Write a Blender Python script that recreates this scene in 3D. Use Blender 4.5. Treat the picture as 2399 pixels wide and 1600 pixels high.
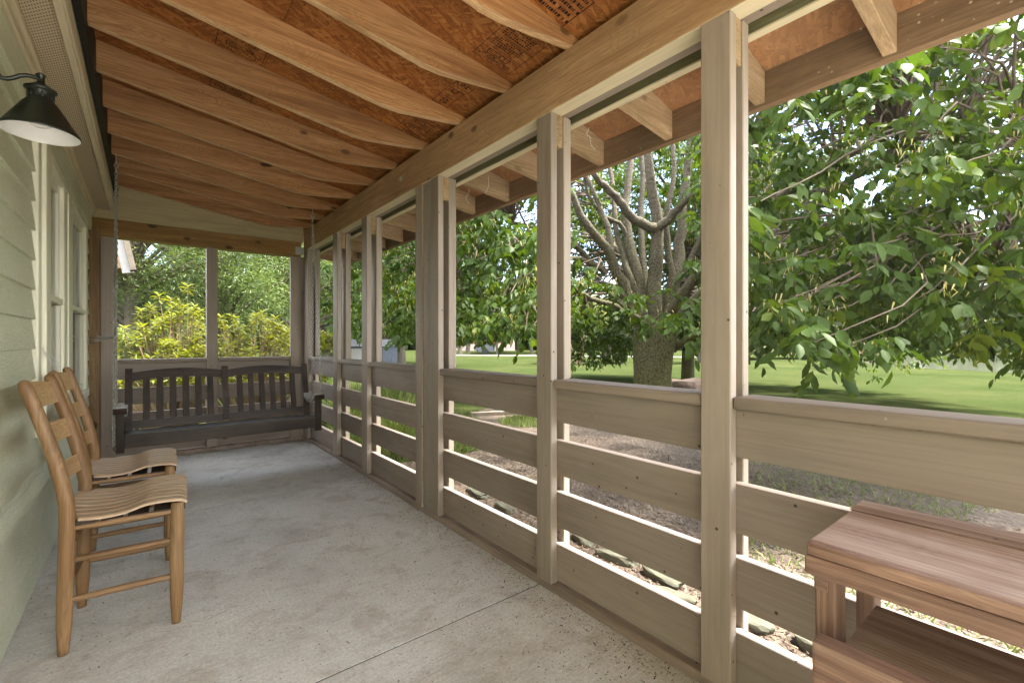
import bpy, bmesh, math, random
import numpy as np
from mathutils import Vector, Matrix

for o in list(bpy.data.objects):
    bpy.data.objects.remove(o, do_unlink=True)
random.seed(7)
rng = np.random.default_rng(11)
sc = bpy.context.scene
COL = sc.collection

# ------------------------------------------------------------------ camera
YAW = math.radians(38.5)
FPX, CX, CY, EYE = 1078.0, 1199.5, 798.0, 1.1
cam_d = bpy.data.cameras.new('camera')
cam = bpy.data.objects.new('camera', cam_d)
COL.objects.link(cam)
cam.location = (0, 0, EYE)
cam.rotation_euler = (math.radians(90), 0, -YAW)
cam_d.sensor_width = 36.0
cam_d.lens = 36.0 * FPX / 2399.0
cam_d.shift_y = -(800 - CY) / 2399.0
cam_d.clip_start = 0.02
cam_d.clip_end = 1500
sc.camera = cam

# ------------------------------------------------------------------ world, sun
SUN_EL, SUN_AZ = math.radians(66), math.radians(128)     # azimuth clockwise from +Y
world = bpy.data.worlds.new('World')
sc.world = world
world.use_nodes = True
wn = world.node_tree.nodes
wl = world.node_tree.links
wn.clear()
wout = wn.new('ShaderNodeOutputWorld')
wbg = wn.new('ShaderNodeBackground')
sky = wn.new('ShaderNodeTexSky')
sky.sky_type = 'NISHITA'
sky.sun_disc = False
sky.sun_elevation = SUN_EL
sky.sun_rotation = SUN_AZ
sky.air_density = 1.1
sky.dust_density = 0.6
sky.ozone_density = 1.6
wtc = wn.new('ShaderNodeTexCoord')
wnz = wn.new('ShaderNodeTexNoise')
wnz.inputs['Scale'].default_value = 2.6
wnz.inputs['Detail'].default_value = 6
wnz.inputs['Roughness'].default_value = 0.6
wrp = wn.new('ShaderNodeValToRGB')
wrp.color_ramp.elements[0].position = 0.40
wrp.color_ramp.elements[1].position = 0.56
wmx = wn.new('ShaderNodeMixRGB')
wmx.inputs[2].default_value = (9.6, 9.5, 9.3, 1)
wl.new(wtc.outputs['Generated'], wnz.inputs['Vector'])
wl.new(wnz.outputs['Fac'], wrp.inputs[0])
wdp = wn.new('ShaderNodeVectorMath'); wdp.operation = 'DOT_PRODUCT'
wdp.inputs[1].default_value = (0.70, 0.70, -0.1)
wl.new(wtc.outputs['Generated'], wdp.inputs[0])
wmr = wn.new('ShaderNodeMapRange'); wmr.inputs[1].default_value = 0.15; wmr.inputs[2].default_value = 0.75; wmr.inputs[3].default_value = 1.0; wmr.inputs[4].default_value = 0.05
wl.new(wdp.outputs['Value'], wmr.inputs[0])
wmm = wn.new('ShaderNodeMath'); wmm.operation = 'MULTIPLY'
wl.new(wrp.outputs[0], wmm.inputs[0]); wl.new(wmr.outputs[0], wmm.inputs[1])
wl.new(wmm.outputs[0], wmx.inputs[0])
wl.new(sky.outputs[0], wmx.inputs[1])
wl.new(wmx.outputs[0], wbg.inputs['Color'])
wl.new(wbg.outputs[0], wout.inputs['Surface'])
wbg.inputs['Strength'].default_value = 0.095

sun_d = bpy.data.lights.new('sun', 'SUN')
sun_d.energy = 3.6
sun_d.angle = math.radians(9)
sun_d.color = (1.0, 0.95, 0.87)
sun = bpy.data.objects.new('sun', sun_d)
COL.objects.link(sun)
sdir = Vector((math.sin(SUN_AZ) * math.cos(SUN_EL), math.cos(SUN_AZ) * math.cos(SUN_EL), math.sin(SUN_EL)))
sun.rotation_euler = sdir.to_track_quat('Z', 'Y').to_euler()
sun.location = (0, 0, 20)

sc.view_settings.view_transform = 'Standard'
sc.view_settings.look = 'None'
sc.view_settings.exposure = 3.5
sc.view_settings.gamma = 1.0
sc.render.engine = 'CYCLES'
sc.cycles.max_bounces = 10
sc.cycles.diffuse_bounces = 6
sc.cycles.glossy_bounces = 3
sc.cycles.transparent_max_bounces = 24
sc.cycles.use_denoising = True

# ------------------------------------------------------------------ helpers
_F = (math.sin(YAW), math.cos(YAW))
_R = (math.cos(YAW), -math.sin(YAW))
def at(u, v, dep):
    """a point seen in direction (u, v) of the survey photo, dep metres ahead"""
    r = (u - CX) / FPX
    return Vector((dep * (_F[0] + r * _R[0]), dep * (_F[1] + r * _R[1]), EYE - dep * (v - CY) / FPX))

def tag(o, label=None, cat=None, group=None, kind=None):
    if label: o['label'] = label
    if cat: o['category'] = cat
    if group: o['group'] = group
    if kind: o['kind'] = kind
    return o

def empty(name, loc, label, cat, group=None, rz=0):
    o = bpy.data.objects.new(name, None)
    o.empty_display_size = 0.1
    COL.objects.link(o)
    o.location = loc
    o.rotation_euler = (0, 0, rz)
    return tag(o, label, cat, group)

def link(name, me, mat=None, parent=None, smooth=False):
    o = bpy.data.objects.new(name, me)
    COL.objects.link(o)
    if mat is not None: me.materials.append(mat)
    if smooth:
        me.polygons.foreach_set('use_smooth', [True] * len(me.polygons))
    if parent is not None:
        o.parent = parent
        # meshes are written in world coordinates: cancel the parent's own place
        base = parent
        m = Matrix.Identity(4)
        chain = []
        while base is not None:
            chain.append(base); base = base.parent
        for c in reversed(chain):
            m = m @ (Matrix.Translation(c.location) @ c.rotation_euler.to_matrix().to_4x4())
        me.transform(m.inverted())
    return o

class MB:
    """collects boxes, bars and tubes, links them as one mesh object"""
    def __init__(s): s.bm = bmesh.new()
    def box(s, x0, x1, y0, y1, z0, z1, bev=0.0025, seg=1):
        x0, x1 = min(x0, x1), max(x0, x1); y0, y1 = min(y0, y1), max(y0, y1); z0, z1 = min(z0, z1), max(z0, z1)
        r = bmesh.ops.create_cube(s.bm, size=1.0)
        for v in r['verts']:
            v.co = Vector(((x0 + x1) / 2 + v.co.x * (x1 - x0), (y0 + y1) / 2 + v.co.y * (y1 - y0), (z0 + z1) / 2 + v.co.z * (z1 - z0)))
        if bev > 0:
            bev = min(bev, 0.45 * min(x1 - x0, y1 - y0, z1 - z0))
            es = list({e for v in r['verts'] for e in v.link_edges})
            bmesh.ops.bevel(s.bm, geom=es, offset=bev, segments=seg, profile=0.7, affect='EDGES')
        return s
    def bar(s, a, b, w, h, up=(0, 0, 1), bev=0.002, seg=1):
        """box of width w (sideways) and height h (along up) from a to b"""
        a, b = Vector(a), Vector(b)
        d = b - a; L = d.length; d.normalize()
        up = Vector(up)
        sd = d.cross(up).normalized(); up = sd.cross(d).normalized()
        r = bmesh.ops.create_cube(s.bm, size=1.0)
        m = (a + b) / 2
        for v in r['verts']:
            c = v.co.copy()
            v.co = m + d * c.x * L + sd * c.y * w + up * c.z * h
        if bev > 0:
            es = list({e for v in r['verts'] for e in v.link_edges})
            bmesh.ops.bevel(s.bm, geom=es, offset=min(bev, .45 * min(w, h, L)), segments=seg, profile=0.7, affect='EDGES')
        return s
    def tube(s, pts, rad, seg=10, cap=True, flat=None):
        pts = [Vector(p) for p in pts]
        if not hasattr(rad, '__len__'): rad = [rad] * len(pts)
        rings = []
        ref = None
        for i, p in enumerate(pts):
            t = (pts[min(i + 1, len(pts) - 1)] - pts[max(i - 1, 0)]).normalized()
            if ref is None:
                ref = Vector((0, 0, 1)) if abs(t.z) < 0.9 else Vector((0, 1, 0))
            n = (ref - t * ref.dot(t))
            if n.length < 1e-4: n = t.orthogonal()
            n.normalize(); ref = n
            b = t.cross(n)
            ring = []
            for k in range(seg):
                a = 2 * math.pi * k / seg
                ring.append(s.bm.verts.new(p + (n * math.cos(a) + b * math.sin(a)) * rad[i]))
            rings.append(ring)
        for i in range(len(rings) - 1):
            for k in range(seg):
                f = s.bm.faces.new((rings[i][k], rings[i][(k + 1) % seg], rings[i + 1][(k + 1) % seg], rings[i + 1][k]))
                f.smooth = True
        if cap:
            s.bm.faces.new(rings[0][::-1]); s.bm.faces.new(rings[-1])
        return s
    def lathe(s, c, prof, seg=32, axis=None):
        rings = []
        for r, z in prof:
            rings.append([s.bm.verts.new(Vector(c) + Vector((max(r, 1e-4) * math.cos(2 * math.pi * k / seg), max(r, 1e-4) * math.sin(2 * math.pi * k / seg), z))) for k in range(seg)])
        for i in range(len(rings) - 1):
            for k in range(seg):
                f = s.bm.faces.new((rings[i][k], rings[i][(k + 1) % seg], rings[i + 1][(k + 1) % seg], rings[i + 1][k]))
                f.smooth = True
        return s
    def prism(s, poly, axis, a, b):
        """extrude a 2D polygon; axis 'x': poly is (y,z); 'y': (x,z); 'z': (x,y)"""
        def co(p, t):
            return {'x': (t, p[0], p[1]), 'y': (p[0], t, p[1]), 'z': (p[0], p[1], t)}[axis]
        A = [s.bm.verts.new(co(p, a)) for p in poly]
        B = [s.bm.verts.new(co(p, b)) for p in poly]
        n = len(poly)
        s.bm.faces.new(A); s.bm.faces.new(B[::-1])
        for i in range(n):
            s.bm.faces.new((A[i], B[i], B[(i + 1) % n], A[(i + 1) % n]))
        return s
    def build(s, name, mat, parent=None, wobble=0):
        bmesh.ops.recalc_face_normals(s.bm, faces=s.bm.faces)
        me = bpy.data.meshes.new(name)
        s.bm.to_mesh(me); s.bm.free()
        return link(name, me, mat, parent)

# ------------------------------------------------------------------ materials
def new_mat(name):
    m = bpy.data.materials.new(name)
    m.use_nodes = True
    nt = m.node_tree
    nt.nodes.clear()
    out = nt.nodes.new('ShaderNodeOutputMaterial')
    b = nt.nodes.new('ShaderNodeBsdfPrincipled')
    nt.links.new(b.outputs[0], out.inputs['Surface'])
    return m, nt, b, out
def N(nt, kind, **kw):
    n = nt.nodes.new(kind)
    for k, v in kw.items():
        if k in n.inputs: n.inputs[k].default_value = v
        else: setattr(n, k, v)
    return n
def ramp(nt, src, stops):
    r = nt.nodes.new('ShaderNodeValToRGB')
    e = r.color_ramp.elements
    while len(e) < len(stops): e.new(0.5)
    for i, (p, c) in enumerate(stops):
        e[i].position = p
        e[i].color = (*c, 1) if hasattr(c, '__len__') else (c, c, c, 1)
    nt.links.new(src, r.inputs[0])
    return r.outputs[0]
def mix(nt, fac, a, b, mode='MIX'):
    m = nt.nodes.new('ShaderNodeMixRGB'); m.blend_type = mode
    for i, v in ((0, fac), (1, a), (2, b)):
        if hasattr(v, 'links') or hasattr(v, 'is_linked'): nt.links.new(v, m.inputs[i])
        elif hasattr(v, '__len__'): m.inputs[i].default_value = (*v, 1)
        else: m.inputs[i].default_value = v if i == 0 else (v, v, v, 1)
    return m.outputs[0]
def maths(nt, op, a, b=None):
    m = nt.nodes.new('ShaderNodeMath'); m.operation = op
    for i, v in ((0, a), (1, b)):
        if v is None: continue
        if hasattr(v, 'is_linked'): nt.links.new(v, m.inputs[i])
        else: m.inputs[i].default_value = v
    return m.outputs[0]
def coords(nt, scale=(1, 1, 1), offset_random=True):
    tc = nt.nodes.new('ShaderNodeTexCoord')
    src = tc.outputs['Object']
    if offset_random:
        oi = nt.nodes.new('ShaderNodeObjectInfo')
        sc_ = nt.nodes.new('ShaderNodeVectorMath'); sc_.operation = 'SCALE'
        cmb = nt.nodes.new('ShaderNodeCombineXYZ')
        for i in range(3): nt.links.new(oi.outputs['Random'], cmb.inputs[i])
        nt.links.new(cmb.outputs[0], sc_.inputs[0]); sc_.inputs['Scale'].default_value = 37.0
        ad = nt.nodes.new('ShaderNodeVectorMath'); ad.operation = 'ADD'
        nt.links.new(src, ad.inputs[0]); nt.links.new(sc_.outputs[0], ad.inputs[1])
        src = ad.outputs[0]
    mp = nt.nodes.new('ShaderNodeMapping')
    nt.links.new(src, mp.inputs[0]); mp.inputs['Scale'].default_value = scale
    return mp.outputs[0]
def bump(nt, b, h, strength=0.3, dist=0.002):
    bn = nt.nodes.new('ShaderNodeBump')
    bn.inputs['Strength'].default_value = strength; bn.inputs['Distance'].default_value = dist
    nt.links.new(h, bn.inputs['Height']); nt.links.new(bn.outputs[0], b.inputs['Normal'])

def wood(name, c0, c1, c2, axis='x', rough=0.6, knots=0.0, var=0.25, grime=None, grime_amt=0.4, bmp=0.3, spec=0.3, nails=False, fine=1.0, gscale=1.0, ring=0.5):
    """grain runs along axis; c0 dark grain, c1 body, c2 light"""
    m, nt, b, out = new_mat(name)
    ai = 'xyz'.index(axis)
    def sc3(lo, hi):
        s = [hi * gscale] * 3; s[ai] = lo * gscale; return tuple(s)
    n1 = N(nt, 'ShaderNodeTexNoise', Scale=1.0, Detail=5.0, Roughness=0.55, Distortion=0.9)
    nt.links.new(coords(nt, sc3(0.9, 16)), n1.inputs['Vector'])
    n2 = N(nt, 'ShaderNodeTexNoise', Scale=1.0, Detail=4.0, Roughness=0.6)
    nt.links.new(coords(nt, sc3(4, 150 * fine)), n2.inputs['Vector'])
    n3 = N(nt, 'ShaderNodeTexNoise', Scale=1.0, Detail=4.0, Roughness=0.6)
    nt.links.new(coords(nt, (2.2, 2.2, 2.2)), n3.inputs['Vector'])
    # annual rings: stretched bands, pulled round the knots
    if knots > 0:
        kv = N(nt, 'ShaderNodeTexVoronoi', Scale=1.0, feature='F1')
        nt.links.new(coords(nt, sc3(4.0, 7.0)), kv.inputs['Vector'])
        kd = kv.outputs['Distance']
    w = N(nt, 'ShaderNodeMath', operation='MULTIPLY'); w.inputs[1].default_value = 85.0
    if knots > 0:
        kk = maths(nt, 'MULTIPLY', ramp(nt, kd, [(0.0, 1.0), (0.35, 0.0)]), 0.35)
        nt.links.new(maths(nt, 'ADD', n1.outputs['Fac'], kk), w.inputs[0])
    else:
        nt.links.new(n1.outputs['Fac'], w.inputs[0])
    rings = maths(nt, 'SINE', w.outputs[0])
    rr = ramp(nt, maths(nt, 'MULTIPLY_ADD', rings, 0.5), [(0.0, 0.0), (0.55, 0.25), (1.0, 1.0)])
    rr.node.color_ramp.elements[0].position = 0.0
    body = ramp(nt, n1.outputs['Fac'], [(0.28, c0), (0.5, c1), (0.72, c2)])
    col = mix(nt, maths(nt, 'MULTIPLY', rr, ring), body, c0)
    col = mix(nt, ramp(nt, n2.outputs['Fac'], [(0.35, 0.45), (0.62, 0.0)]), col, tuple(x * 0.6 for x in c0))
    if knots > 0:
        kmask = ramp(nt, kd, [(0.06, 1.0), (0.10, 0.8), (0.145, 0.0)])
        pick = N(nt, 'ShaderNodeTexNoise', Scale=1.0)
        nt.links.new(coords(nt, sc3(1.2, 2.2)), pick.inputs['Vector'])
        pk = ramp(nt, pick.outputs['Fac'], [(0.44, 0.0), (0.47, 1.0)])
        col = mix(nt, maths(nt, 'MULTIPLY', maths(nt, 'MULTIPLY', kmask, pk), knots), col, tuple(x * 0.25 for x in c0))
    if grime is not None:
        col = mix(nt, maths(nt, 'MULTIPLY', ramp(nt, n3.outputs['Fac'], [(0.42, 0.0), (0.68, 1.0)]), grime_amt), col, grime)
    if nails:
        v = N(nt, 'ShaderNodeTexVoronoi', Scale=9.0)
        nt.links.new(coords(nt), v.inputs['Vector'])
        col = mix(nt, ramp(nt, v.outputs['Distance'], [(0.035, 0.85), (0.06, 0.0)]), col, (0.02, 0.015, 0.01))
    oi = nt.nodes.new('ShaderNodeObjectInfo')
    hsv = N(nt, 'ShaderNodeHueSaturation')
    nt.links.new(maths(nt, 'MULTIPLY_ADD', oi.outputs['Random'], var), hsv.inputs['Value'])
    hsv.inputs['Value'].links[0].from_node.inputs[2].default_value = 1 - var / 2
    nt.links.new(col, hsv.inputs['Color'])
    nt.links.new(hsv.outputs[0], b.inputs['Base Color'])
    b.inputs['Roughness'].default_value = rough
    b.inputs['Specular IOR Level'].default_value = spec
    hh = mix(nt, 0.4, n2.outputs['Fac'], rr)
    bump(nt, b, hh, bmp, 0.0015)
    return m
def fix_madd(m):
    for n in m.node_tree.nodes:
        if n.type == 'MATH' and n.operation == 'MULTIPLY_ADD' and n.inputs[2].default_value == 0.5: pass

def paint(name, col, dirt=(0.12, 0.10, 0.07), rough=0.5, axis='y', dirt_amt=0.35, var=0.20, nails=True, wear=None, spec=0.35, grime2=None):
    m, nt, b, out = new_mat(name)
    ai = 'xyz'.index(axis)
    s = [70.0] * 3; s[ai] = 2.0
    n1 = N(nt, 'ShaderNodeTexNoise', Scale=1.0, Detail=4.0, Roughness=0.6, Distortion=0.4)
    nt.links.new(coords(nt, tuple(s)), n1.inputs['Vector'])
    s2 = [6.0] * 3; s2[ai] = 1.2
    n2 = N(nt, 'ShaderNodeTexNoise', Scale=1.0, Detail=7.0, Roughness=0.65)
    nt.links.new(coords(nt, tuple(s2)), n2.inputs['Vector'])
    n3 = N(nt, 'ShaderNodeTexNoise', Scale=26.0, Detail=5.0, Roughness=0.7)
    nt.links.new(coords(nt), n3.inputs['Vector'])
    c = mix(nt, ramp(nt, n1.outputs['Fac'], [(0.34, 0.5), (0.56, 0.0)]), col, tuple(x * 0.72 for x in col))
    c = mix(nt, maths(nt, 'MULTIPLY', ramp(nt, n2.outputs['Fac'], [(0.45, 0.0), (0.75, 1.0)]), dirt_amt), c, dirt)
    if wear:
        c = mix(nt, ramp(nt, n3.outputs['Fac'], [(0.68, 0.0), (0.72, 0.9)]), c, wear)
    if grime2:
        c = mix(nt, ramp(nt, n3.outputs['Fac'], [(0.30, 0.6), (0.40, 0.0)]), c, grime2)
    if nails:
        v = N(nt, 'ShaderNodeTexVoronoi', Scale=13.0)
        nt.links.new(coords(nt), v.inputs['Vector'])
        c = mix(nt, ramp(nt, v.outputs['Distance'], [(0.055, 0.9), (0.075, 0.0)]), c, (0.03, 0.022, 0.015))
        v2 = N(nt, 'ShaderNodeTexVoronoi', Scale=60.0)
        nt.links.new(coords(nt), v2.inputs['Vector'])
        c = mix(nt, maths(nt, 'MULTIPLY', ramp(nt, v2.outputs['Distance'], [(0.07, 0.5), (0.13, 0.0)]), ramp(nt, n2.outputs['Fac'], [(0.5, 0.0), (0.6, 1.0)])), c, dirt)
    oi = nt.nodes.new('ShaderNodeObjectInfo')
    hsv = N(nt, 'ShaderNodeHueSaturation')
    vv = maths(nt, 'MULTIPLY_ADD', oi.outputs['Random'], var); vv.node.inputs[2].default_value = 1 - var / 2
    nt.links.new(vv, hsv.inputs['Value']); nt.links.new(c, hsv.inputs['Color'])
    nt.links.new(hsv.outputs[0], b.inputs['Base Color'])
    r = ramp(nt, n2.outputs['Fac'], [(0.3, rough - 0.08), (0.7, rough + 0.15)])
    nt.links.new(r, b.inputs['Roughness'])
    b.inputs['Specular IOR Level'].default_value = spec
    bump(nt, b, n1.outputs['Fac'], 0.28, 0.0015)
    return m

def plain(name, col, rough=0.5, metal=0.0, noise=0.2, nscale=20, spec=0.4, coat=0):
    m, nt, b, out = new_mat(name)
    n1 = N(nt, 'ShaderNodeTexNoise', Scale=nscale, Detail=5.0, Roughness=0.6)
    nt.links.new(coords(nt), n1.inputs['Vector'])
    c = mix(nt, ramp(nt, n1.outputs['Fac'], [(0.35, noise), (0.65, 0.0)]), col, tuple(x * 0.45 for x in col))
    nt.links.new(c, b.inputs['Base Color'])
    b.inputs['Roughness'].default_value = rough
    b.inputs['Metallic'].default_value = metal
    b.inputs['Specular IOR Level'].default_value = spec
    return m

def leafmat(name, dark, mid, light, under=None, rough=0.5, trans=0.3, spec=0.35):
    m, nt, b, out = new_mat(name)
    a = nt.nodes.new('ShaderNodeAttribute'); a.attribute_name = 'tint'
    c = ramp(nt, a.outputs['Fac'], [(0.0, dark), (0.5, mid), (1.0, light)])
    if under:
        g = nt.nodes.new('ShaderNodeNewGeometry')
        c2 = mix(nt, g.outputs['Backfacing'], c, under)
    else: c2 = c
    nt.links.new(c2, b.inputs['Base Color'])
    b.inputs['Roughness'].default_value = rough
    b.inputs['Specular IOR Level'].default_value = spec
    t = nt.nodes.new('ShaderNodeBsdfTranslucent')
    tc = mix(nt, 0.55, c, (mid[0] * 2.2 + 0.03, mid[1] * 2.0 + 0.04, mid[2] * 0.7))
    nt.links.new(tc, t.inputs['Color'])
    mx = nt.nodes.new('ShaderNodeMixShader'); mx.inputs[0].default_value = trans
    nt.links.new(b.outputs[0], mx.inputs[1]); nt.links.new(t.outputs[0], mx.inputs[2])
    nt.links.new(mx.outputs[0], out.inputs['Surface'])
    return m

M = {}
M['taupe_v'] = paint('taupe_paint_upright', (0.325, 0.265, 0.215), axis='z', dirt=(0.15, 0.12, 0.085), dirt_amt=0.5)
M['taupe_y'] = paint('taupe_paint_board', (0.290, 0.233, 0.192), axis='y', dirt=(0.13, 0.10, 0.07), dirt_amt=0.55)
M['taupe_x'] = paint('taupe_paint_crossboard', (0.290, 0.233, 0.192), axis='x', dirt=(0.13, 0.10, 0.07), dirt_amt=0.55)
M['taupe_old'] = paint('weathered_taupe_paint', (0.33, 0.28, 0.235), axis='z', dirt=(0.10, 0.085, 0.05), dirt_amt=0.7, grime2=(0.09, 0.08, 0.05))
M['cap'] = paint('worn_cap_paint', (0.26, 0.205, 0.165), axis='y', dirt=(0.09, 0.07, 0.045), dirt_amt=0.6, wear=(0.42, 0.38, 0.30))
M['cap_x'] = paint('worn_cap_paint_back', (0.26, 0.205, 0.165), axis='x', dirt=(0.09, 0.07, 0.045), dirt_amt=0.6)
M['sill'] = paint('scuffed_sill_paint', (0.33, 0.25, 0.20), axis='y', dirt=(0.07, 0.05, 0.035), dirt_amt=0.85, wear=(0.34, 0.22, 0.12))
M['beam'] = wood('aged_beam_wood', (0.27, 0.15, 0.075), (0.53, 0.33, 0.18), (0.60, 0.41, 0.245), 'y', knots=0.9, grime=(0.32, 0.20, 0.10), grime_amt=0.5, nails=True, var=0.05)
M['rafter'] = wood('orange_rafter_wood', (0.21, 0.09, 0.035), (0.45, 0.235, 0.10), (0.54, 0.31, 0.15), 'x', knots=0.95, grime=(0.36, 0.19, 0.08), grime_amt=0.35, var=0.28, nails=False)
M['rafter_underlit'] = wood('underlit_rafter_wood', (0.36, 0.19, 0.09), (0.68, 0.44, 0.24), (0.76, 0.54, 0.33), 'x', knots=0.5, grime=(0.46, 0.27, 0.13), grime_amt=0.4, var=0.15)  # paler copy of the rafter wood, floor bounce painted into its colour
M['tail'] = wood('dusty_rafter_tail_wood', (0.32, 0.21, 0.12), (0.50, 0.35, 0.21), (0.58, 0.43, 0.28), 'x', knots=0.5, grime=(0.17, 0.12, 0.06), grime_amt=0.6, var=0.25)
M['fascia'] = wood('brown_fascia_wood', (0.20, 0.12, 0.07), (0.32, 0.20, 0.12), (0.40, 0.27, 0.17), 'y', grime=(0.12, 0.085, 0.05), grime_amt=0.6, var=0.05)
M['mossy'] = wood('mossy_dark_wood', (0.12, 0.105, 0.05), (0.19, 0.17, 0.085), (0.28, 0.25, 0.13), 'y', grime=(0.20, 0.20, 0.09), grime_amt=0.5, var=0.05)
M['backbeam'] = wood('golden_pine_beam', (0.20, 0.105, 0.03), (0.36, 0.20, 0.065), (0.44, 0.26, 0.095), 'x', knots=0.95, grime=(0.2, 0.12, 0.045), grime_amt=0.35, var=0.05, gscale=0.8)
M['rawpost'] = wood('treated_post_wood', (0.15, 0.085, 0.035), (0.31, 0.19, 0.09), (0.38, 0.25, 0.125), 'z', knots=0.9, grime=(0.16, 0.10, 0.06), grime_amt=0.5, var=0.05, gscale=0.8)
M['endgrain'] = wood('block_wood', (0.22, 0.13, 0.06), (0.38, 0.27, 0.15), (0.46, 0.33, 0.2), 'y', var=0.2)
M['bench'] = wood('reddish_rough_wood', (0.11, 0.055, 0.038), (0.28, 0.17, 0.125), (0.38, 0.26, 0.20), 'y', knots=0.6, grime=(0.10, 0.055, 0.04), grime_amt=0.6, var=0.3, bmp=0.9, ring=0.3, nails=True)
M['bench_top'] = wood('faded_bench_top_wood', (0.19, 0.115, 0.085), (0.43, 0.315, 0.26), (0.54, 0.43, 0.37), 'y', knots=0.5, grime=(0.23, 0.13, 0.09), grime_amt=0.7, nails=True, var=0.12, bmp=0.8, ring=0.28)
M['bench_x'] = wood('bench_leg_wood', (0.11, 0.06, 0.042), (0.25, 0.15, 0.11), (0.34, 0.22, 0.16), 'z', grime=(0.10, 0.05, 0.03), var=0.2, bmp=0.9, ring=0.3)
M['honey'] = wood('honey_varnished_wood', (0.14, 0.075, 0.032), (0.29, 0.175, 0.082), (0.37, 0.24, 0.12), 'z', rough=0.5, spec=0.35, grime=(0.19, 0.09, 0.03), grime_amt=0.6, var=0.18)
M['honey_x'] = wood('honey_rung_wood', (0.12, 0.065, 0.028), (0.25, 0.148, 0.068), (0.32, 0.20, 0.098), 'x', rough=0.5, spec=0.35, grime=(0.16, 0.08, 0.03), grime_amt=0.5, var=0.2)
M['honey_y'] = wood('honey_slat_wood', (0.36, 0.20, 0.085), (0.55, 0.36, 0.17), (0.62, 0.43, 0.24), 'y', rough=0.42, spec=0.5, grime=(0.32, 0.2, 0.09), grime_amt=0.4, var=0.1)
M['seat'] = wood('worn_seat_wood', (0.36, 0.235, 0.15), (0.50, 0.36, 0.24), (0.60, 0.47, 0.35), 'x', rough=0.36, spec=0.5, grime=(0.34, 0.22, 0.13), grime_amt=0.5, nails=False, var=0.1, ring=0.08)
M['darkwood'] = wood('dark_stained_wood', (0.014, 0.008, 0.005), (0.044, 0.026, 0.018), (0.085, 0.054, 0.038), 'z', rough=0.45, spec=0.25, grime=(0.07, 0.05, 0.035), grime_amt=0.35, var=0.2, bmp=0.25)
M['darkwood_x'] = wood('dark_stained_rail_wood', (0.014, 0.008, 0.005), (0.046, 0.028, 0.019), (0.095, 0.062, 0.044), 'x', rough=0.42, spec=0.3, grime=(0.085, 0.065, 0.045), grime_amt=0.4, var=0.2, bmp=0.25)
M['arm'] = wood('greyed_arm_wood', (0.42, 0.39, 0.35), (0.72, 0.70, 0.66), (0.80, 0.79, 0.76), 'y', rough=0.6, grime=(0.10, 0.07, 0.05), grime_amt=0.5, var=0.1)
M['joint'] = plain('dark_joint_grit', (0.03, 0.024, 0.018), 0.95)
M['steel'] = plain('galvanised_steel', (0.50, 0.50, 0.46), 0.4, 0.6, 0.35, 60)
M['rust'] = plain('rusty_iron', (0.09, 0.05, 0.03), 0.7, 0.4)
M['cream'] = paint('cream_window_vinyl', (0.80, 0.78, 0.62), axis='z', dirt=(0.33, 0.33, 0.22), dirt_amt=0.25, nails=False, rough=0.4, var=0.04)
M['trim'] = paint('khaki_trim_paint', (0.66, 0.57, 0.40), axis='y', dirt=(0.22, 0.19, 0.10), dirt_amt=0.3, nails=False, var=0.08)
M['gable'] = paint('olive_gable_paint', (0.50, 0.41, 0.24), axis='x', dirt=(0.2, 0.18, 0.10), dirt_amt=0.4, nails=True, var=0.02)
M['black'] = plain('black_roof_edging', (0.012, 0.013, 0.011), 0.6)
M['lamp'] = plain('dark_bronze_enamel', (0.018, 0.022, 0.016), 0.33, 0.3, 0.3, 40, spec=0.6)
M['lampin'] = plain('white_enamel', (0.80, 0.78, 0.78), 0.35, 0, 0.05, 20)
M['bulb'] = plain('frosted_bulb_glass', (0.82, 0.80, 0.78), 0.15, 0, 0.02, 20, spec=0.7)
M['bark_far'] = plain('distant_bark', (0.10, 0.085, 0.065), 0.9, 0, 0.6, 12, spec=0.1)
M['twig'] = plain('twig_bark', (0.12, 0.09, 0.07), 0.85, 0, 0.5, 30, spec=0.15)
M['stem'] = plain('tan_stem_bark', (0.28, 0.20, 0.12), 0.8, 0, 0.4, 30, spec=0.15)
M['stone'] = plain('pale_edging_stone', (0.085, 0.082, 0.058), 0.85, 0, 0.55, 14, spec=0.2)
M['boulder'] = plain('pinkish_boulder_stone', (0.15, 0.11, 0.09), 0.85, 0, 0.6, 7, spec=0.2)
M['brick'] = plain('pale_pink_brick', (0.48, 0.36, 0.32), 0.85, 0, 0.25, 3, spec=0.2)
M['roofgrey'] = plain('grey_roofing', (0.22, 0.22, 0.24), 0.7, 0, 0.3, 3)
M['shed'] = plain('blue_grey_metal_sheet', (0.07, 0.075, 0.095), 0.55, 0, 0.15, 2)
M['white'] = plain('white_paint', (0.30, 0.285, 0.27), 0.5, 0, 0.15, 4)
M['redpaint'] = plain('red_steel_paint', (0.40, 0.08, 0.06), 0.5, 0, 0.3, 8)
M['tarp'] = plain('grey_trailer_panel', (0.10, 0.11, 0.12), 0.6, 0, 0.3, 4)
M['tyre'] = plain('black_rubber', (0.02, 0.02, 0.02), 0.8)
M['timber'] = wood('grey_edging_timber', (0.18, 0.14, 0.10), (0.32, 0.26, 0.20), (0.42, 0.36, 0.28), 'x', rough=0.85, var=0.1)
M['web'] = plain('spider_silk', (0.85, 0.85, 0.85), 0.6, 0, 0, 5)
M['ink'] = plain('black_stamp_ink', (0.022, 0.012, 0.012), 0.8, 0, 0.2, 90, spec=0.1)

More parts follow.
